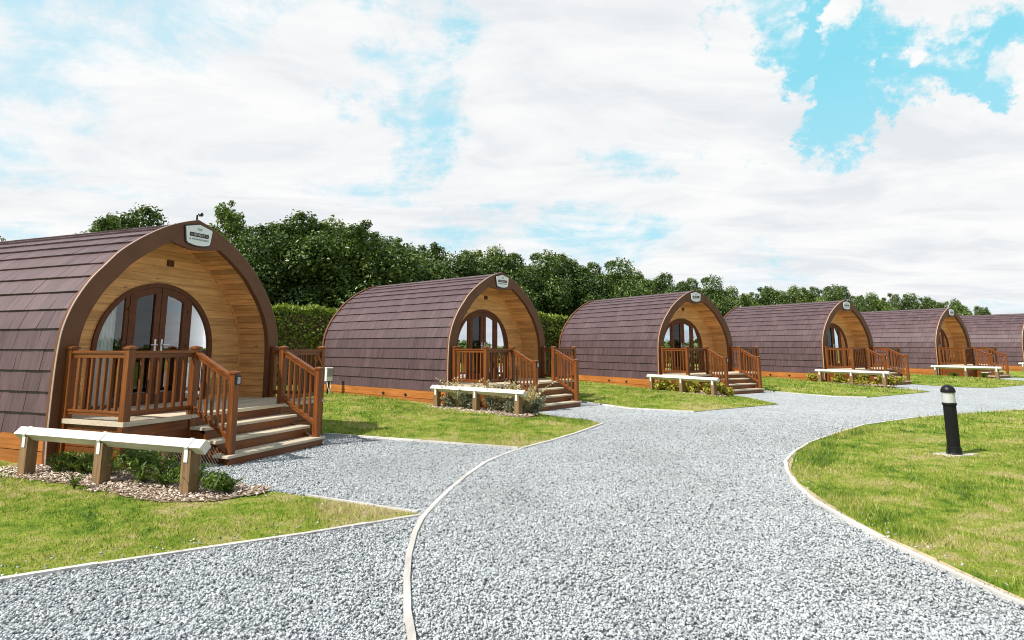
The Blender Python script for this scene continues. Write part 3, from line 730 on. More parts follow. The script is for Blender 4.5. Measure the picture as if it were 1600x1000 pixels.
    for i in range(len(sh)-1):
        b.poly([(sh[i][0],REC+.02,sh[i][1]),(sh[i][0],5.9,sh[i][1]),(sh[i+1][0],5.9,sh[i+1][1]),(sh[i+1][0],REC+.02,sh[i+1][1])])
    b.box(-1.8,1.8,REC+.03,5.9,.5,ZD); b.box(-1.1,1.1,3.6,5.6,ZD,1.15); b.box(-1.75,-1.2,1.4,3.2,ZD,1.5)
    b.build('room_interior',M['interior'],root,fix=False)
    b=MB(); b.poly([(x,LEN-.03,z) for x,z in full(offset(HC_,.1))]); b.build('rear_wall',M['clad_x'],root)
    # ---- base boards
    for side in (-1,1):
        b=MB()
        for j,(za,zb) in enumerate(((.0,.225),(.235,.45))):
            x0,x1=sorted((side*(2.045-.0*j),side*2.065)); b.box(x0,x1,.11,5.97,za,zb,.35+.3*j)
        bb=b.build('base_board',M['base_y'],root)
        for yv in (1.75,2.75):
            v=MB(); v.hexa([(side*2.06,yv-.07,.30),(side*2.06,yv,.25),(side*2.06,yv+.07,.30),(side*2.06,yv,.35),(side*2.075,yv-.07,.30),(side*2.075,yv,.25),(side*2.075,yv+.07,.30),(side*2.075,yv,.35)])
            v.build('base_vent',M['black'],bb)
    # ---- deck
    b=MB(); nb=14; ya=-1.235
    for i in range(nb):
        y0_=ya+i*(REC-ya)/nb; y1_=y0_+(REC-ya)/nb-.005
        xw=1.80 if y1_>-.001 else 1.955
        if y0_<-.001<y1_: y1_=-.004; xw=1.955
        b.box(-xw,xw,y0_,y1_,ZD-.03,ZD,random.uniform(.3,.7))
    b.box(-1.80,1.80,-.004,.3,ZD-.06,ZD-.031,.1)
    deck=b.build('deck',M['deck_x'],root)
    b=MB()
    for side in (-1,1):
        x0,x1=sorted((side*1.956,side*1.985)); b.box(x0,x1,-1.26,-.06,ZD-.055,ZD+.006,.6)
        x0,x1=sorted((side*.96,side*1.954)); b.box(x0,x1,-1.265,-1.237,ZD-.055,ZD+.006,.6)
    b.box(-.956,.956,-1.268,-1.237,ZD-.045,ZD+.004,.6)
    b.build('deck_edge',M['deck_x'],deck)
    b=MB()
    for side in (-1,1):
        b=MB()
        for za,zb in ((.02,.31),(.318,ZD-.06)):
            x0,x1=sorted((side*1.92,side*1.945)); b.box(x0,x1,-1.20,-.02,za,zb,random.uniform(.2,.6))
            x0,x1=sorted((side*.96,side*1.92)); b.box(x0,x1,-1.222,-1.20,za,zb,random.uniform(.2,.6))
        b.build('deck_skirt',M['stain_x'],deck)
    # ---- steps
    for k,(z,y,hw) in enumerate(((.49,-1.53,.95),(.32,-1.80,.97),(.15,-2.08,1.03))):
        b=MB(); b.cbox(-hw,hw,y,y+.145,z-.04,z,.008,.5); b.cbox(-hw,hw,y+.15,y+.30,z-.04,z,.008,.45); stp=b.build('step',M['deck_x'],root)
        b=MB(); b.box(-hw+.04,hw-.04,y+.03,y+.05,max(-.02,z-.20),z-.042,.3); b.build('riser',M['stain_x'],stp)
    b=MB(); b.box(-.95,.95,-1.235,-1.215,.49,ZD-.05,.3); b.build('top_riser',M['stain_x'],root)
    for side in (-1,1):
        b=MB(); x0,x1=sorted((side*.86,side*.90)); 
        b.hexa([(x0,-1.25,0),(x1,-1.25,0),(x1,-2.02,0),(x0,-2.02,0),(x0,-1.25,.48),(x1,-1.25,.48),(x1,-2.02,.10),(x0,-2.02,.10)],.3); b.build('stringer',M['stain_y'],root)
    # ---- posts and railings
    def post(x,y,zt,z0=0):
        b=MB(); b.cbox(x-.05,x+.05,y-.05,y+.05,z0,zt-.035,.006,random.uniform(.35,.65)); p=b.build('post',M['stain_z'],root)
        c=MB(); c.box(x-.062,x+.062,y-.062,y+.062,zt-.037,zt-.012,.6)
        c.v+=[(x-.062,y-.062,zt-.012),(x+.062,y-.062,zt-.012),(x+.062,y+.062,zt-.012),(x-.062,y+.062,zt-.012),(x,y,zt+.012)]
        q=len(c.v)-5
        for i in range(4): c.f.append((q+i,q+(i+1)%4,q+4)); c.t.append(.7)
        c.build('post_cap',M['stain_x'],p); return p
    def railing(a,b_,nb,ztop_a,ztop_b,zb_a,zb_b,axis):
        mat=M['stain_x'] if axis=='x' else M['stain_y']
        a=Vector((*a,0)); b_=Vector((*b_,0)); d=(b_-a).normalized(); A=a+d*.05; B=b_-d*.05
        h=MB(); t=random.uniform(.4,.7)
        h.bar(A+Vector((0,0,ztop_a-.018)),B+Vector((0,0,ztop_b-.018)),.078,.036,t+.1)
        h.bar(A+Vector((0,0,ztop_a-.066)),B+Vector((0,0,ztop_b-.066)),.046,.058,t-.1)
        r_=h.build('handrail',mat,root)
        l=MB(); l.bar(A+Vector((0,0,zb_a)),B+Vector((0,0,zb_b)),.06,.03,t); l.bar(A+Vector((0,0,zb_a-.035)),B+Vector((0,0,zb_b-.035)),.045,.04,t-.1); l.build('bottom_rail',mat,r_)
        for i in range(nb):
            q=(i+1)/(nb+1); p=A+(B-A)*q; zt=ztop_a+(ztop_b-ztop_a)*q-.09; zz=zb_a+(zb_b-zb_a)*q+.01
            s=MB(); s.cbox(p.x-.019,p.x+.019,p.y-.019,p.y+.019,zz,zt,.004,random.uniform(.3,.7)); s.build('baluster',M['stain_z'],r_)
    WD,DF,WS,SF=1.93,-1.197,.907,-1.98
    for side in (-1,1):
        post(side*WD,-.06,1.635); post(side*WD,DF,1.635); post(side*WS,DF,1.635); pb=post(side*WS,SF,1.285)
        railing((side*WD,-.06),(side*WD,DF),7,1.575,1.575,.78,.78,'y')
        railing((side*WD,DF),(side*WS,DF),6,1.575,1.575,.78,.78,'x')
        railing((side*WS,DF),(side*WS,SF),5,1.56,1.225,.77,.395,'y')
    # key safe on the lower left post
    k=MB(); x=-WS; k.cbox(x+.052,x+.085,SF-.045,SF+.02,1.10,1.23,.008); k.cbox(x-.045,x+.03,SF-.085,SF-.052,1.10,1.23,.008)
    ks=k.build('key_safe',M['black'],root)
    k=MB(); k.cbox(x-.034,x+.018,SF-.092,SF-.084,1.115,1.205,.004); k.tube([(x-.008,SF-.092,1.175),(x-.008,SF-.104,1.175)],.014,12); k.build('key_safe_cover',M['grey'],ks)
    # lamp on the apex
    l=MB(); l.tube([(0,.05,3.79),(0,.05,3.89),(.02,.03,3.92)],.016,8); l.lathe([(.0,3.875),(.03,3.88),(.042,3.91),(.03,3.94),(.0,3.945)],10,.05,.02)
    lp=l.build('apex_lamp',M['black'],root)
    l=MB(); l.lathe([(.0,3.868),(.026,3.872),(.030,3.882),(.0,3.884)],10,.05,.02); l.build('lamp_glass',M['white'],lp)
    return root

pod=make_pod()
PL=['nearest camping pod at the left edge, its roof cut off by the frame',
    'second camping pod along the drive, with grey shrubs behind its knee rail',
    'third camping pod along the drive, mid frame, yellow shrubs under its railing',
    'fourth camping pod along the drive, left of the bollard, yellow shrubs at its base',
    'fifth camping pod, right above the bollard, the last one seen whole',
    'furthest camping pod, cut off by the right edge of the photo']
allpods=[pod]
for i in range(1,6): allpods.append(copy_tree(pod))
for i,o in enumerate(allpods):
    X,Y,th=CABS[i]; o.location=(X,Y,0); o.rotation_euler=(0,0,th)
    for q,c in enumerate([c for c in kids(o) if c.name.startswith('curtain')]):
        c.location.x=[(0,0),(-.16,.10),(.10,0),(-.05,.15),(0,.1),(.1,-.1)][i][q%2]
    tag(o,PL[i],'camping pod','timber arched camping pods in a row')

# ------------------------------------------------------------------ knee rails
def knee_rail(pts,zr=.545):
    A=Vector((*pts[0],0)); C=Vector((*pts[2],0)); d=(C-A).normalized(); ang=math.atan2(d.y,d.x); Ls=(C-A).length
    root=empty('knee_rail',A,ang)
    mid=(Vector((*pts[1],0))-A).dot(d)
    s=.080
    b=MB(); x0,x1=-.20,Ls+.20
    b.v+=[(x0,-s,zr),(x0,0,zr-s),(x0,s,zr),(x0,0,zr+s),(x1,-s,zr),(x1,0,zr-s),(x1,s,zr),(x1,0,zr+s)]
    for i in range(4): b.f.append((i,(i+1)%4,4+(i+1)%4,4+i)); b.t.append(.5)
    b.f+=[(3,2,1,0),(4,5,6,7)]; b.t+=[.3,.3]
    b.build('rail',M['rail'],root)
    for x in (0,mid,Ls):
        p=MB(); w=.066
        # notched head: a block with a V cut for the rail
        zz=zr-s*.0
        prof=[(-w,-.05),(w,-.05),(w,zr-.028),(0,zr-s-.002),(-w,zr-.028)]
        n=len(prof); q=len(p.v)
        p.v+=[(x-w,y,z) for y,z in prof]+[(x+w,y,z) for y,z in prof]
        p.f+=[tuple(q+i for i in range(n)),tuple(q+2*n-1-i for i in range(n))]; p.t+=[.5,.5]
        for i in range(n):
            j=(i+1)%n; p.f.append((q+i,q+n+i,q+n+j,q+j)); p.t.append(random.uniform(.3,.7))
        po=p.build('post',M['postw'],root)
        st=MB(); hw=.028; e=.004
        path=[(-w-e,zr-.16),(-w-e,zr-.03),(-s-e*1.2,zr),(0,zr+s+e*1.4),(s+e*1.2,zr),(w+e,zr-.03),(w+e,zr-.16)]
        for (ya,za),(yb,zb) in zip(path[:-1],path[1:]):
            tk=.003; dy,dz=yb-ya,zb-za; l=math.hypot(dy,dz); ny,nz=-dz/l*tk,dy/l*tk
            st.hexa([(x-hw,ya,za),(x+hw,ya,za),(x+hw,yb,zb),(x-hw,yb,zb),(x-hw,ya+ny,za+nz),(x+hw,ya+ny,za+nz),(x+hw,yb+ny,zb+nz),(x-hw,yb+ny,zb+nz)])
        st.build('strap',M['galv'],po)
    return root
KR=[[(-6.09,7.97),(-4.83,7.46),(-3.53,6.97)]]+[[cab_local(i,-2.5,q) for q in (-.03,-1.42,-2.74)] for i in range(1,6)]
KL=['large knee rail in the left foreground, green ferns and bark chips beneath it',
    'knee rail in front of the second pod, dry stalks poking over it','knee rail in front of the third pod, yellow shrubs behind it',
    'knee rail in front of the fourth pod, just left of the bollard','knee rail in front of the fifth pod, only grass below it','short end of a knee rail at the right edge of the photo']
for i,k in enumerate(KR): tag(knee_rail(k,.545 if i==0 else .575),KL[i],'knee rail','white topped knee rails in front of the pods')

# ------------------------------------------------------------------ bollard light
root=empty('bollard_light',(6.55,9.37,.03))
b=MB(); pr=[(.078,.12)]
n=36; prof=[]
for z in (.10,.74): prof.append(z)
q=len(b.v)
for z in prof:
    for k in range(n*2):
        a=2*PI*k/(n*2); r=.079+(.004 if (k//2)%2 else 0); b.v.append((r*math.cos(a),r*math.sin(a),z))
for k in range(n*2): j=(k+1)%(n*2); b.f.append((q+k,q+j,q+n*2+j,q+n*2+k)); b.t.append(.5)
b.build('body',M['boll'],root)
b=MB(); b.lathe([(.125,0),(.125,.012),(.11,.02),(.098,.06),(.094,.10),(.094,.13),(.084,.135),(.06,.135)],32)
for k in range(4):
    a=PI/4+k*PI/2; b.tube([(.112*math.cos(a),.112*math.sin(a),.012),(.112*math.cos(a),.112*math.sin(a),.035)],.011,6)
b.build('base_collar',M['boll'],root,smooth=False)
b=MB(); b.lathe([(.07,.73),(.092,.735),(.095,.745),(.095,.765),(.09,.772),(.07,.772)],32); b.build('top_collar',M['boll'],root,smooth=False)
b=MB(); b.lathe([(.083,.772),(.083,.925),(.078,.925),(.078,.772)],32); ln=b.build('lens',M['lens'],root,smooth=False)
b=MB()
for k in range(6): z=.785+k*.023; b.lathe([(.03,z+.012),(.066,z),(.068,z+.003),(.03,z+.016)],24)
b.lathe([(.028,.772),(.028,.925)],16); b.build('louvre',M['white'],ln)
b=MB(); b.lathe([(.07,.925),(.094,.922),(.096,.935)]+[(.096*math.cos(t),.94+.095*math.sin(t)) for t in (0,.25,.5,.75,1.0,1.25,1.45)]+[(.004,1.036)],32); b.build('dome_cap',M['boll'],root,smooth=True)
tag(root,'black bollard light with clear louvred lens standing on the right hand lawn','bollard')
b=MB(); pts=[]
for k in range(22):
    a=2*PI*k/22; r=1+.18*math.sin(a*3+1)+.12*math.sin(a*5); pts.append((.30*r*math.cos(a)+.02,.15*r*math.sin(a)))
bot=[(x+6.55,y+9.37,.02) for x,y in pts]; top=[(x*.95+6.55,y*.95+9.37,.062+random.uniform(-.004,.004)) for x,y in pts]
q=len(b.v); b.v+=bot+top; b.f.append(tuple(q+22+i for i in range(22))); b.t.append(.5)
for i in range(22): b.f.append((q+i,q+(i+1)%22,q+22+(i+1)%22,q+22+i)); b.t.append(.5)
tag(b.build('concrete_pad',M['concrete']),'rough pale concrete pad around the foot of the bollard','concrete pad')

# ------------------------------------------------------------------ hook up box beside the second pod
root=empty('hookup_box',(-5.66,19.19,.12),.86-.15)
b=MB(); b.cbox(-.11,.11,-.06,.06,.46,.86,.02); body=b.build('box_body',M['white'],root)
b=MB(); b.cbox(-.09,.09,-.072,-.059,.60,.83,.008); b.build('box_door',M['grey'],body)
b=MB(); b.cbox(-.115,.115,-.065,.065,.845,.875,.01); b.build('box_lid',M['white'],body)
b=MB(); b.box(-.10,.10,-.05,.05,.42,.462); b.box(-.035,.035,.0,.04,-.1,.42); b.build('stand',M['black'],root)
b=MB(); b.tube([(-.07,-.05,.44),(-.06,-.09,.30),(-.01,-.10,.15),(.0,-.08,-.05)],.012,8); b.tube([(.05,-.05,.44),(.04,-.09,.28),(.0,-.10,.12)],.012,8); b.build('cable',M['white'],root)
tag(root,'small white electric hook-up box on a post at the rear of the second pod','hook-up box')

# ------------------------------------------------------------------ foliage helpers
def leaves(centers, radii, n, size, elong=1.7, up=.35, shell=.55, flat=(1,1,1), droop=0):
    """diamond leaves spread through clumps; returns verts, quads(as tris) and tints"""
    centers=np.asarray(centers,float); radii=np.asarray(radii,float)
    w=radii**2; idx=rng.choice(len(centers),n,p=w/w.sum())
    d=rng.normal(size=(n,3)); d/=np.linalg.norm(d,axis=1)[:,None]
    rr=(shell+(1-shell)*rng.random(n))**.7*radii[idx]*(1+.10*rng.normal(size=n))
    P=centers[idx]+d*rr[:,None]*np.array(flat)
    nrm=d+rng.normal(size=(n,3))*.75+np.array([0,0,up]); nrm/=np.linalg.norm(nrm,axis=1)[:,None]
    t=np.cross(nrm,rng.normal(size=(n,3))); t/=np.linalg.norm(t,axis=1)[:,None]; t[:,2]-=droop; s=np.cross(nrm,t)
    L=size*rng.uniform(.55,1.25,(n,1)); W=L/elong
    fold=nrm*L*.12
    A=P-t*L*.5; B=P+s*W*.5+fold; C=P+t*L*.5; Dv=P-s*W*.5+fold
    V=np.stack([A,B,C,Dv],1).reshape(-1,3); base=np.arange(n)[:,None]*4
    Fq=np.concatenate([base+np.array([0,1,2]),base+np.array([0,2,3])],1).reshape(-1,3)
    tint=np.repeat(np.clip(rng.normal(.5,.22,n)+.12*np.sin(idx*2.399)[:],0,1),2)
    return V,Fq,tint

def make_tree(name,h,wr,nl,size,mat,seed,spind=False):
    r=random.Random(seed); root=empty(name)
    tr=MB(); tr.tube([(0,0,-.1),(.05,0,h*.25),(-.05,.05,h*.5),(0,.02,h*.8)],[.16,.13,.09,.03],8)
    cs=[];rs=[]
    k=26 if not spind else 20
    for i in range(k):
        q=(i+.5)/k; z=h*(.16+.78*q)
        if spind: env=wr*(.35+.65*(1-q)**.8)
        else: env=wr*math.sin(PI*min(1,(.22+.78*(1-q))*.92))**.6
        a=i*2.399+r.uniform(-.4,.4); rad=env*r.uniform(.35,.8)*(0.35 if i==k-1 else 1)
        cr=wr*r.uniform(.26,.44)*(.7 if q>.8 else 1)
        cs.append((rad*math.cos(a),rad*math.sin(a),z)); rs.append(cr)
        tr.tube([(0,0,max(.3,z-cr*1.2)),(rad*.6*math.cos(a),rad*.6*math.sin(a),z-cr*.3),(rad*math.cos(a),rad*math.sin(a),z)],[.05,.03,.012],5)
    tr.build('trunk',M['bark'],root)
    V,Fq,t=leaves(cs,rs,nl,size,1.8,.35,.45)
    # a few loose twigs beyond the outline
    tops=[i for i,c in enumerate(cs) if c[2]>h*.55]
    tc_=[];trr=[]
    for i in range(26):
        c=cs[r.choice(tops)]; a=r.uniform(0,2*PI); q=r.uniform(.3,.9)*wr*.36
        tc_.append((c[0]+q*math.cos(a)*.9,c[1]+q*math.sin(a)*.9,c[2]+q*r.uniform(.2,.9))); trr.append(wr*.085)
    V2,F2,t2=leaves(tc_,trr,int(nl*.08),size,2.2,.5,.2)
    raw_mesh('crown',np.concatenate([V,V2]),np.concatenate([Fq,F2+len(V)]),3,mat,np.concatenate([t,t2]),root)
    return root
TH=7.0
protos=[make_tree('broadleaf_tree',TH,2.7,36000,.16,M['leaf'],3),make_tree('broadleaf_tree',TH,2.5,36000,.155,M['leaf'],8),
        make_tree('broadleaf_tree',TH,2.6,34000,.16,M['leaf2'],21),make_tree('slender_tree',TH,1.7,12000,.155,M['leaf2'],5,True)]
# (image column, image row of top, distance offset behind the line, prototype, width factor)
def line_pt(u,off):
    k=(u-800)/F/math.cos(PITCH)*1.0
    x0,y0,dx,dy=1.9,33.0,10.2,6.0
    # offset to the rear
    nx,ny=-dy/math.hypot(dx,dy),dx/math.hypot(dx,dy); x0+=nx*off; y0+=ny*off
    t=(k*1.0*(y0)-x0)/(dx-k*dy); return x0+dx*t,y0+dy*t
TREES=[(-14,366,3,0,.55),(215,326,2,1,1.05),(350,306,3.5,3,1.0),(405,352,0,0,1.0),(465,336,1,1,1.1),(545,350,0.5,0,1.2),(505,345,3,2,1.1),(615,375,1,1,1.0),(650,400,-.5,2,.8),(690,385,1,0,1.0),(735,398,0,1,.8),(765,388,1.5,2,.95),(812,394,0,0,.95),(872,400,.5,1,1.05),(930,408,0,0,1.0),(983,425,1,2,.9),(1035,430,0,1,.9),(1082,434,1,0,.95),(1135,450,0,2,.85),(1195,450,0,1,1.0),(1240,449,1,2,.9),(1272,448,.5,0,.9),(1305,450,1,1,.9),(1350,460,0,2,.9),(1400,459,1,0,.95),(1440,466,0,1,.85),(1478,470,1,2,.85),(1520,480,1,1,.7),(1560,492,1,0,.6)]
TLAB=['leafy tree top just showing over the roof at the far left edge',
 'round leafy tree rising alone above the ridge of the nearest pod','slender open tree, tallest of the row, just behind the apex of the nearest pod',
 'dark tree right of the slender tree, behind the nearest arch','bushy dark tree above the hedge gap between the first two pods','broad dark tree above the rear left of the second pod',
 'paler tree peeping between two dark ones above the hedge gap','dark tree above the left end of the second pod ridge','small pale tree in the dip left above the second pod ridge',
 'tree above the middle of the second pod ridge','narrow tree left of the second pod sign','paler tree directly behind the apex of the second pod','dark tree right behind the arch of the second pod',
 'large dark tree above the gap between the second and third pods','dark tree above the rear end of the third pod ridge','pale rounded tree over the left of the third pod ridge','tree over the middle of the third pod ridge',
 'tree directly behind the sign of the third pod','pale tree between the third and fourth pods','tree over the left of the fourth pod ridge','pale tree over the middle of the fourth pod ridge',
 'dark tree left of the fourth pod sign','tree directly behind the fourth pod sign','pale tree between the fourth and fifth pods','dark tree over the fifth pod ridge','tree left of the fifth pod sign',
 'pale small tree behind the fifth pod sign','small tree right of the fifth pod arch','last low tree of the row, behind the furthest pod roof']
used=[False]*4
for i,(u,v,off,pi_,wf) in enumerate(TREES):
    x,y=line_pt(u,off+1.5)
    zt=HC+(541.7-v)/F*y*1.04
    o=protos[pi_] if not used[pi_] else copy_tree(protos[pi_]); used[pi_]=True
    s=zt/(TH*1.03); o.location=(x,y,0); ws=wf*(.55*s+.5)*(.92 if u>1000 else 1.0); o.scale=(ws,ws,s); o.rotation_euler=(0,0,random.uniform(0,6.28))
    tag(o,TLAB[i],'tree','trees in a row behind the pods')

# ---- hedge
def hedge(p0,p1,h,th,n,label):
    a=np.array(p0);c=np.array(p1);d=c-a;Ld=np.hypot(*d);d=d/Ld;nn=np.array([-d[1],d[0]])
    s=rng.uniform(0,Ld,n); top=rng.random(n)<.35
    hz_=h*(1+.025*np.sin(s*1.7)+.02*np.sin(s*4.3))
    z=np.where(top,hz_+rng.normal(0,.05,n),rng.uniform(.02,1,n)**.85*hz_); q=np.where(top,rng.uniform(-th/2,th/2,n),-th/2+np.abs(rng.normal(0,.10,n))*1.0-.04*np.sin(s*2.3)-.05*np.sin(z*5+s))
    P=np.stack([a[0]+d[0]*s+nn[0]*q,a[1]+d[1]*s+nn[1]*q,z],1)
    nrm=np.where(top[:,None],np.array([0,0,1.]),np.array([-nn[0],-nn[1],.35]))+rng.normal(size=(n,3))*.6; nrm/=np.linalg.norm(nrm,axis=1)[:,None]
    t=np.cross(nrm,rng.normal(size=(n,3))); t/=np.linalg.norm(t,axis=1)[:,None]
    spike=top&(rng.random(n)<.25); t[spike]=np.stack([rng.normal(0,.25,spike.sum()),rng.normal(0,.25,spike.sum()),np.ones(spike.sum())],1)
    sv=np.cross(nrm,t); Lf=.15*rng.uniform(.6,1.3,(n,1)); Lf[spike]*=1.9; W=Lf/1.9
    V=np.stack([P-t*Lf*.5,P+sv*W*.5+nrm*Lf*.1,P+t*Lf*.5,P-sv*W*.5+nrm*Lf*.1],1).reshape(-1,3); base=np.arange(n)[:,None]*4
    Fq=np.concatenate([base+np.array([0,1,2]),base+np.array([0,2,3])],1).reshape(-1,3)
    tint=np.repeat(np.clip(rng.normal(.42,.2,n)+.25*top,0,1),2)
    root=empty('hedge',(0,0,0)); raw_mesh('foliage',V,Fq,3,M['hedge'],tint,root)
    b=MB(); dn=Vector((*d,0)); nv=Vector((*nn,0)); A=Vector((*a,0)); C=Vector((*c,0)); w_=th/2-.14
    b.hexa([A-nv*w_,C-nv*w_,C+nv*w_,A+nv*w_]+[x+Vector((0,0,h-.22)) for x in (A-nv*w_,C-nv*w_,C+nv*w_,A+nv*w_)],0)
    b.build('branch_core',M['bark'],root)
    tag(root,label,'hedge')
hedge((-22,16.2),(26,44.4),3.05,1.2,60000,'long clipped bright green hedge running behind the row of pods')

# ---- plants in the beds
def plant(name,label,cat,x,y,spec,mat,group=None,z=.06):
    root=empty(name,(x,y,z),random.uniform(0,6.28)); cs,rs,n,size,el,up,flat,droop=spec
    V,Fq,t=leaves(cs,rs,n,size,el,up,.3,flat,droop); V[:,2]=np.maximum(V[:,2],-.02)
    raw_mesh('foliage',V,Fq,3,mat,t,root)
    b=MB()
    for c in cs: b.tube([(0,0,-.02),(c[0]*.5,c[1]*.5,c[2]*.5),tuple(c)],[.008,.006,.003],5)
    b.build('stem',M['bark'],root); tag(root,label,cat,group); return root
def low_spec(w,h,n,size): 
    cs=[(random.uniform(-w,w),random.uniform(-w*.6,w*.6),h*random.uniform(.35,.8)) for _ in range(6)]
    return (cs,[h*.5]*6,n,size,2.6,.3,(1.3,1.0,.7),.15)
G1='low green plants behind the foreground knee rail'
for (x,y,w_,h_,lab) in ((-5.65,8.12,.20,.22,'low green fern patch beside the left post of the foreground knee rail'),(-5.15,7.95,.20,.26,'low green plant left of the middle post of the foreground knee rail'),
      (-4.45,7.62,.18,.40,'tallest upright fern right of the middle post of the foreground knee rail'),(-4.10,7.42,.20,.30,'bushy green plant in the middle of the right span of the foreground knee rail'),(-3.72,7.24,.16,.26,'small green plant just left of the right post of the foreground knee rail'),(-3.22,7.02,.17,.22,'low grassy plant right of the foreground knee rail, by the gravel')):
    plant('shrub',lab,'shrub',x,y,low_spec(w_,h_,430,.07),M['shrub'],G1)
# one frond plant
def fronds(x,y,n,h,mat,label,name='fern',group=None,wd=.02,spread=.5):
    root=empty(name,(x,y,.03)); V=[];Fs=[];T=[];b=0
    st=MB()
    for i in range(n):
        a=random.uniform(0,6.28); hh=h*random.uniform(.6,1.05); sp=spread*hh*random.uniform(.3,1)
        pts=[Vector((math.cos(a)*sp*q**1.6,math.sin(a)*sp*q**1.6,hh*(q-.25*q*q*spread))) for q in (0,.25,.5,.75,1)]
        st.tube(pts,[.004,.0035,.003,.002,.001],4)
        for q in range(14):
            t=.25+.75*q/14; k=min(3,int(t*4)); p=pts[k].lerp(pts[k+1],t*4-k); d=(pts[k+1]-pts[k]).normalized()
            s=d.cross(Vector((random.uniform(-1,1),random.uniform(-1,1),.3))).normalized()*wd*(1.25-t)*3
            for sg in (-1,1):
                V+=[p-d*wd*.5,p+s*sg+d*wd*.6,p+d*wd*.5]; Fs.append((b,b+1,b+2)); b+=3; T.append(random.random())
    raw_mesh('foliage',np.array([tuple(v) for v in V]),np.array(Fs),3,mat,np.array(T),root); st.build('stem',M['dry'] if mat==M['dry'] else M['bark'],root)
    tag(root,label,'plant',group)
for k_,(x_,y_,h_,n_) in enumerate(((-5.75,8.05,.26,14),(-5.35,7.95,.30,14),(-5.0,7.85,.32,12),(-4.3,7.45,.36,16),(-3.95,7.28,.34,16),(-3.55,7.10,.30,12),(-3.1,6.98,.26,14))):
    fronds(x_,y_,n_,h_,M['shrub'],['feathery green fern beside the left post of the foreground knee rail','feathery fern in the left span of the foreground knee rail','feathery fern left of the middle post of the foreground knee rail','feathery fern right of the middle post of the foreground knee rail','feathery fern in the right span of the foreground knee rail','feathery fern by the right post of the foreground knee rail','feathery fern past the right end of the foreground knee rail'][k_],'fern','low green plants behind the foreground knee rail',.016,1.1)
fronds(-4.52,7.72,9,.62,M['shrub'],'upright pinnate fronds rising almost to the rail of the foreground knee rail')
fronds(-4.95,7.22,7,.30,M['shrub'],'spiky grass tuft at the foot of the middle post of the foreground knee rail','grass_tuft',None,.014,.9)
G2='grey shrubs behind the second knee rail'
lab2=['grey green shrub at the left post of the second knee rail','grey green shrub left of the middle post of the second knee rail','grey green shrub right of the middle post of the second knee rail','grey green shrub at the right post of the second knee rail','dark grey green shrub beyond the right end of the second knee rail, by the steps']
for k,(x,y) in enumerate([cab_local(1,*q) for q in ((-2.25,-.35),(-2.28,-1.0),(-2.2,-1.75),(-2.2,-2.4),(-2.02,-2.72))]):
    cs=[(random.uniform(-.24,.24),random.uniform(-.20,.20),random.uniform(.08,.38)) for _ in range(9)]
    plant('grey_shrub',lab2[k],'shrub',x,y,(cs,[.16]*9,700,.12,4.2,.2,(1.2,1.1,1),.1),M['greyshrub'],G2)
lab3=['tall dry flower stalks above the left half of the second knee rail','tall dry flower stalks above the right half of the second knee rail','dry stalks over the right end of the second knee rail']
for k,(x,y) in enumerate([cab_local(1,*q) for q in ((-2.2,-.6),(-2.15,-1.9),(-2.15,-2.7))]): fronds(x,y,34,1.0,M['dry'],lab3[k],'dry_plant','dry stalks behind the second knee rail',.034,.75)
def yshrubs(pts,labs,grp):
    for k,(x,y) in enumerate(pts):
        cs=[(random.uniform(-.24,.24),random.uniform(-.24,.24),random.uniform(.08,.34)) for _ in range(8)]
        plant('yellow_shrub',labs[k],'shrub',x,y,(cs,[.13]*8,420,.12,2.2,.4,(1.2,1.2,1),0),M['yellowshrub'],grp)
yshrubs([cab_local(2,*q) for q in ((-2.25,-.3),(-2.3,-1.0),(-2.25,-1.75),(-2.25,-2.4),(-1.95,-2.75))],['yellow shrub at the left post of the third knee rail','yellow shrub left of the middle post of the third knee rail','yellow shrub right of the middle post of the third knee rail','yellow shrub at the right post of the third knee rail','small yellow shrub between the third knee rail and the steps'],'yellow shrubs behind the third knee rail')
yshrubs([cab_local(3,*q) for q in ((-2.4,.35),(-2.25,-.8),(-2.25,-1.5),(-2.25,-1.95),(-2.2,-2.5),(-2.05,-2.8))],['yellow shrub left of the fourth knee rail by the base board','yellow shrub left of the middle post of the fourth knee rail','yellow shrub close behind the middle post of the fourth knee rail','yellow shrub right of the middle post of the fourth knee rail','yellow shrub at the right post of the fourth knee rail','small yellow shrub beyond the right end of the fourth knee rail'],'yellow shrubs behind the fourth knee rail')
GG='green tufts below the far knee rails'
fronds(*cab_local(4,-2.3,-.8),30,.35,M['shrub'],'green tuft under the left span of the fifth knee rail','grass_tuft',GG,.03,.9)
fronds(*cab_local(4,-2.3,-2.1),30,.35,M['shrub'],'green tuft under the right span of the fifth knee rail','grass_tuft',GG,.03,.9)

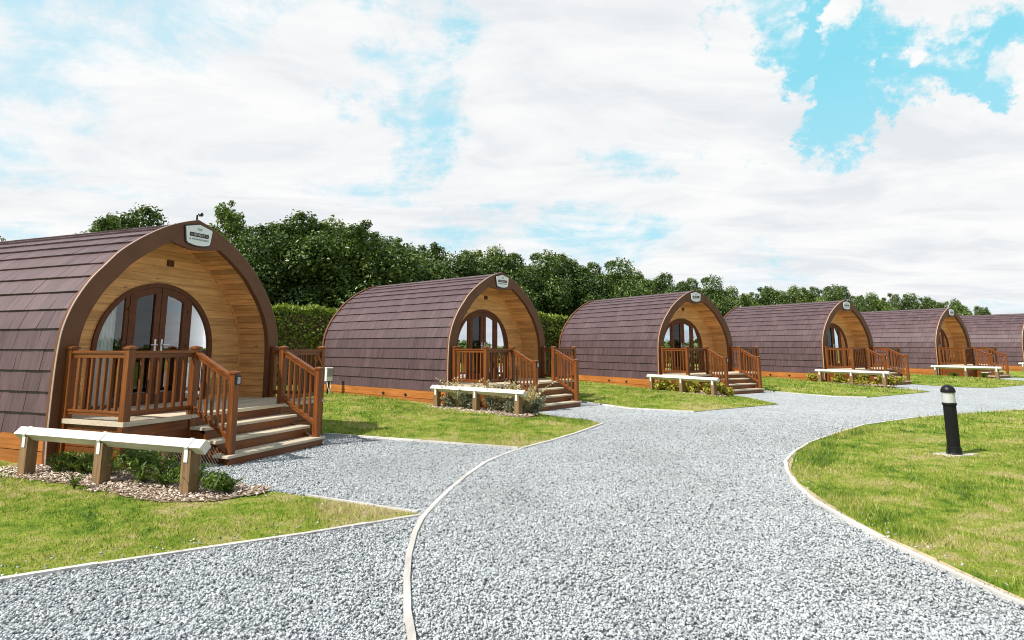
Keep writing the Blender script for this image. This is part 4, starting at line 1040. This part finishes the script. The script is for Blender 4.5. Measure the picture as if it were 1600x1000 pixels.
# beds: mulch sheet and loose chips
def bed(poly,z,n,near):
    b=MB(); b.poly([(x,y,z) for x,y in poly]); tag(b.build('mulch_bed',M['soil']),kind='structure')
    P=np.array(poly); lo,hi=P.min(0),P.max(0); Q=rng.uniform(lo,hi,(n*4,2)); Q=Q[inside(Q,poly)][:n]; k=len(Q); Q=Q+rng.normal(0,.06,Q.shape)*(rng.random((k,1))<.5)
    L_=rng.uniform(.02,.05,(k,1))*near; W=L_*rng.uniform(.3,.6,(k,1)); a=rng.uniform(0,2*PI,k); t=np.stack([np.cos(a),np.sin(a),rng.normal(0,.3,k)],1); s=np.stack([-np.sin(a),np.cos(a),rng.normal(0,.3,k)],1)
    C=np.concatenate([Q,np.full((k,1),z+.012)+rng.uniform(0,.02,(k,1))],1)
    V=np.stack([C-t*L_*.5-s*W*.4,C+t*L_*.5-s*W*.5,C+t*L_*.45+s*W*.5,C-t*L_*.5+s*W*.4],1)
    Vb=V.copy(); Vb[...,2]-=.007
    V8=np.concatenate([V,Vb],1).reshape(-1,3); base=np.arange(k)[:,None,None]*8
    Fq=(base+np.array([(0,1,2,3),(7,6,5,4),(0,4,5,1),(1,5,6,2),(2,6,7,3),(3,7,4,0)])[None]).reshape(-1,4)
    tint=np.repeat(np.clip(rng.normal(.6,.28,k),0,1),6)
    return V8,Fq,tint
parts=[bed(BED1,.045,3800,1.0),bed(BED2,.10,1500,1.5),bed(BED3,.08,500,1.8),bed(BED4,.08,300,2)]
off=0;VV=[];FF=[];TT=[]
for V8,Fq,t in parts: VV.append(V8);FF.append(Fq+off);TT.append(t);off+=len(V8)
tag(raw_mesh('bark_chips',np.concatenate(VV),np.concatenate(FF),4,M['chip'],np.concatenate(TT)),'loose brown and pale bark chips around the knee rails','bark chips',kind='stuff')
# stakes and wire netting behind the foreground plants
root=empty('wire_netting',(0,0,0))
S=[Vector((-6.13,8.95,0)),Vector((-5.2,8.35,0)),Vector((-4.36,7.95,0)),Vector((-3.45,7.45,0))]
for s in S[0:3:2]:
    b=MB(); b.tube([s,s+Vector((0,0,.36))],[.033,.031],10); b.build('stake',M['postw'],root)
b=MB()
for a,c in zip(S[:-1],S[1:]):
    l=(c-a).length; n=int(l/.055)
    for i in range(-8,n):
        for sg in (0,1):
            p0,p1=i/n,(i+8)/n
            q0,q1=max(0,p0),min(1,p1)
            if q1<=q0: continue
            z0,z1=(q0-p0)/(p1-p0)*.42,(q1-p0)/(p1-p0)*.42
            if sg: z0,z1=.42-z0,.42-z1
            b.tube([a.lerp(c,q0)+Vector((0,0,z0+.03)),a.lerp(c,q1)+Vector((0,0,z1+.03))],0.0008,3,.5,False)
b.build('wire_mesh',M['grey'],root,fix=False)
tag(root,'low wire netting on short round stakes behind the foreground plants','netting')

# far wood beyond the field on the other side of the site
cs=[];rs=[]
for k in range(70):
    x=-60+k*1.22+random.uniform(-.6,.6); cs.append((46-x*.12+random.uniform(-3,3),x,random.uniform(.3,1.3))); rs.append(random.uniform(.9,1.5))
V,Fq,t=leaves(cs,rs,26000,.5,1.5,.3,.5); V[:,2]=np.maximum(V[:,2],-.05)
tag(raw_mesh('far_wood',V,Fq,3,M['leaf'],t),'far wood across the field','wood',kind='stuff')
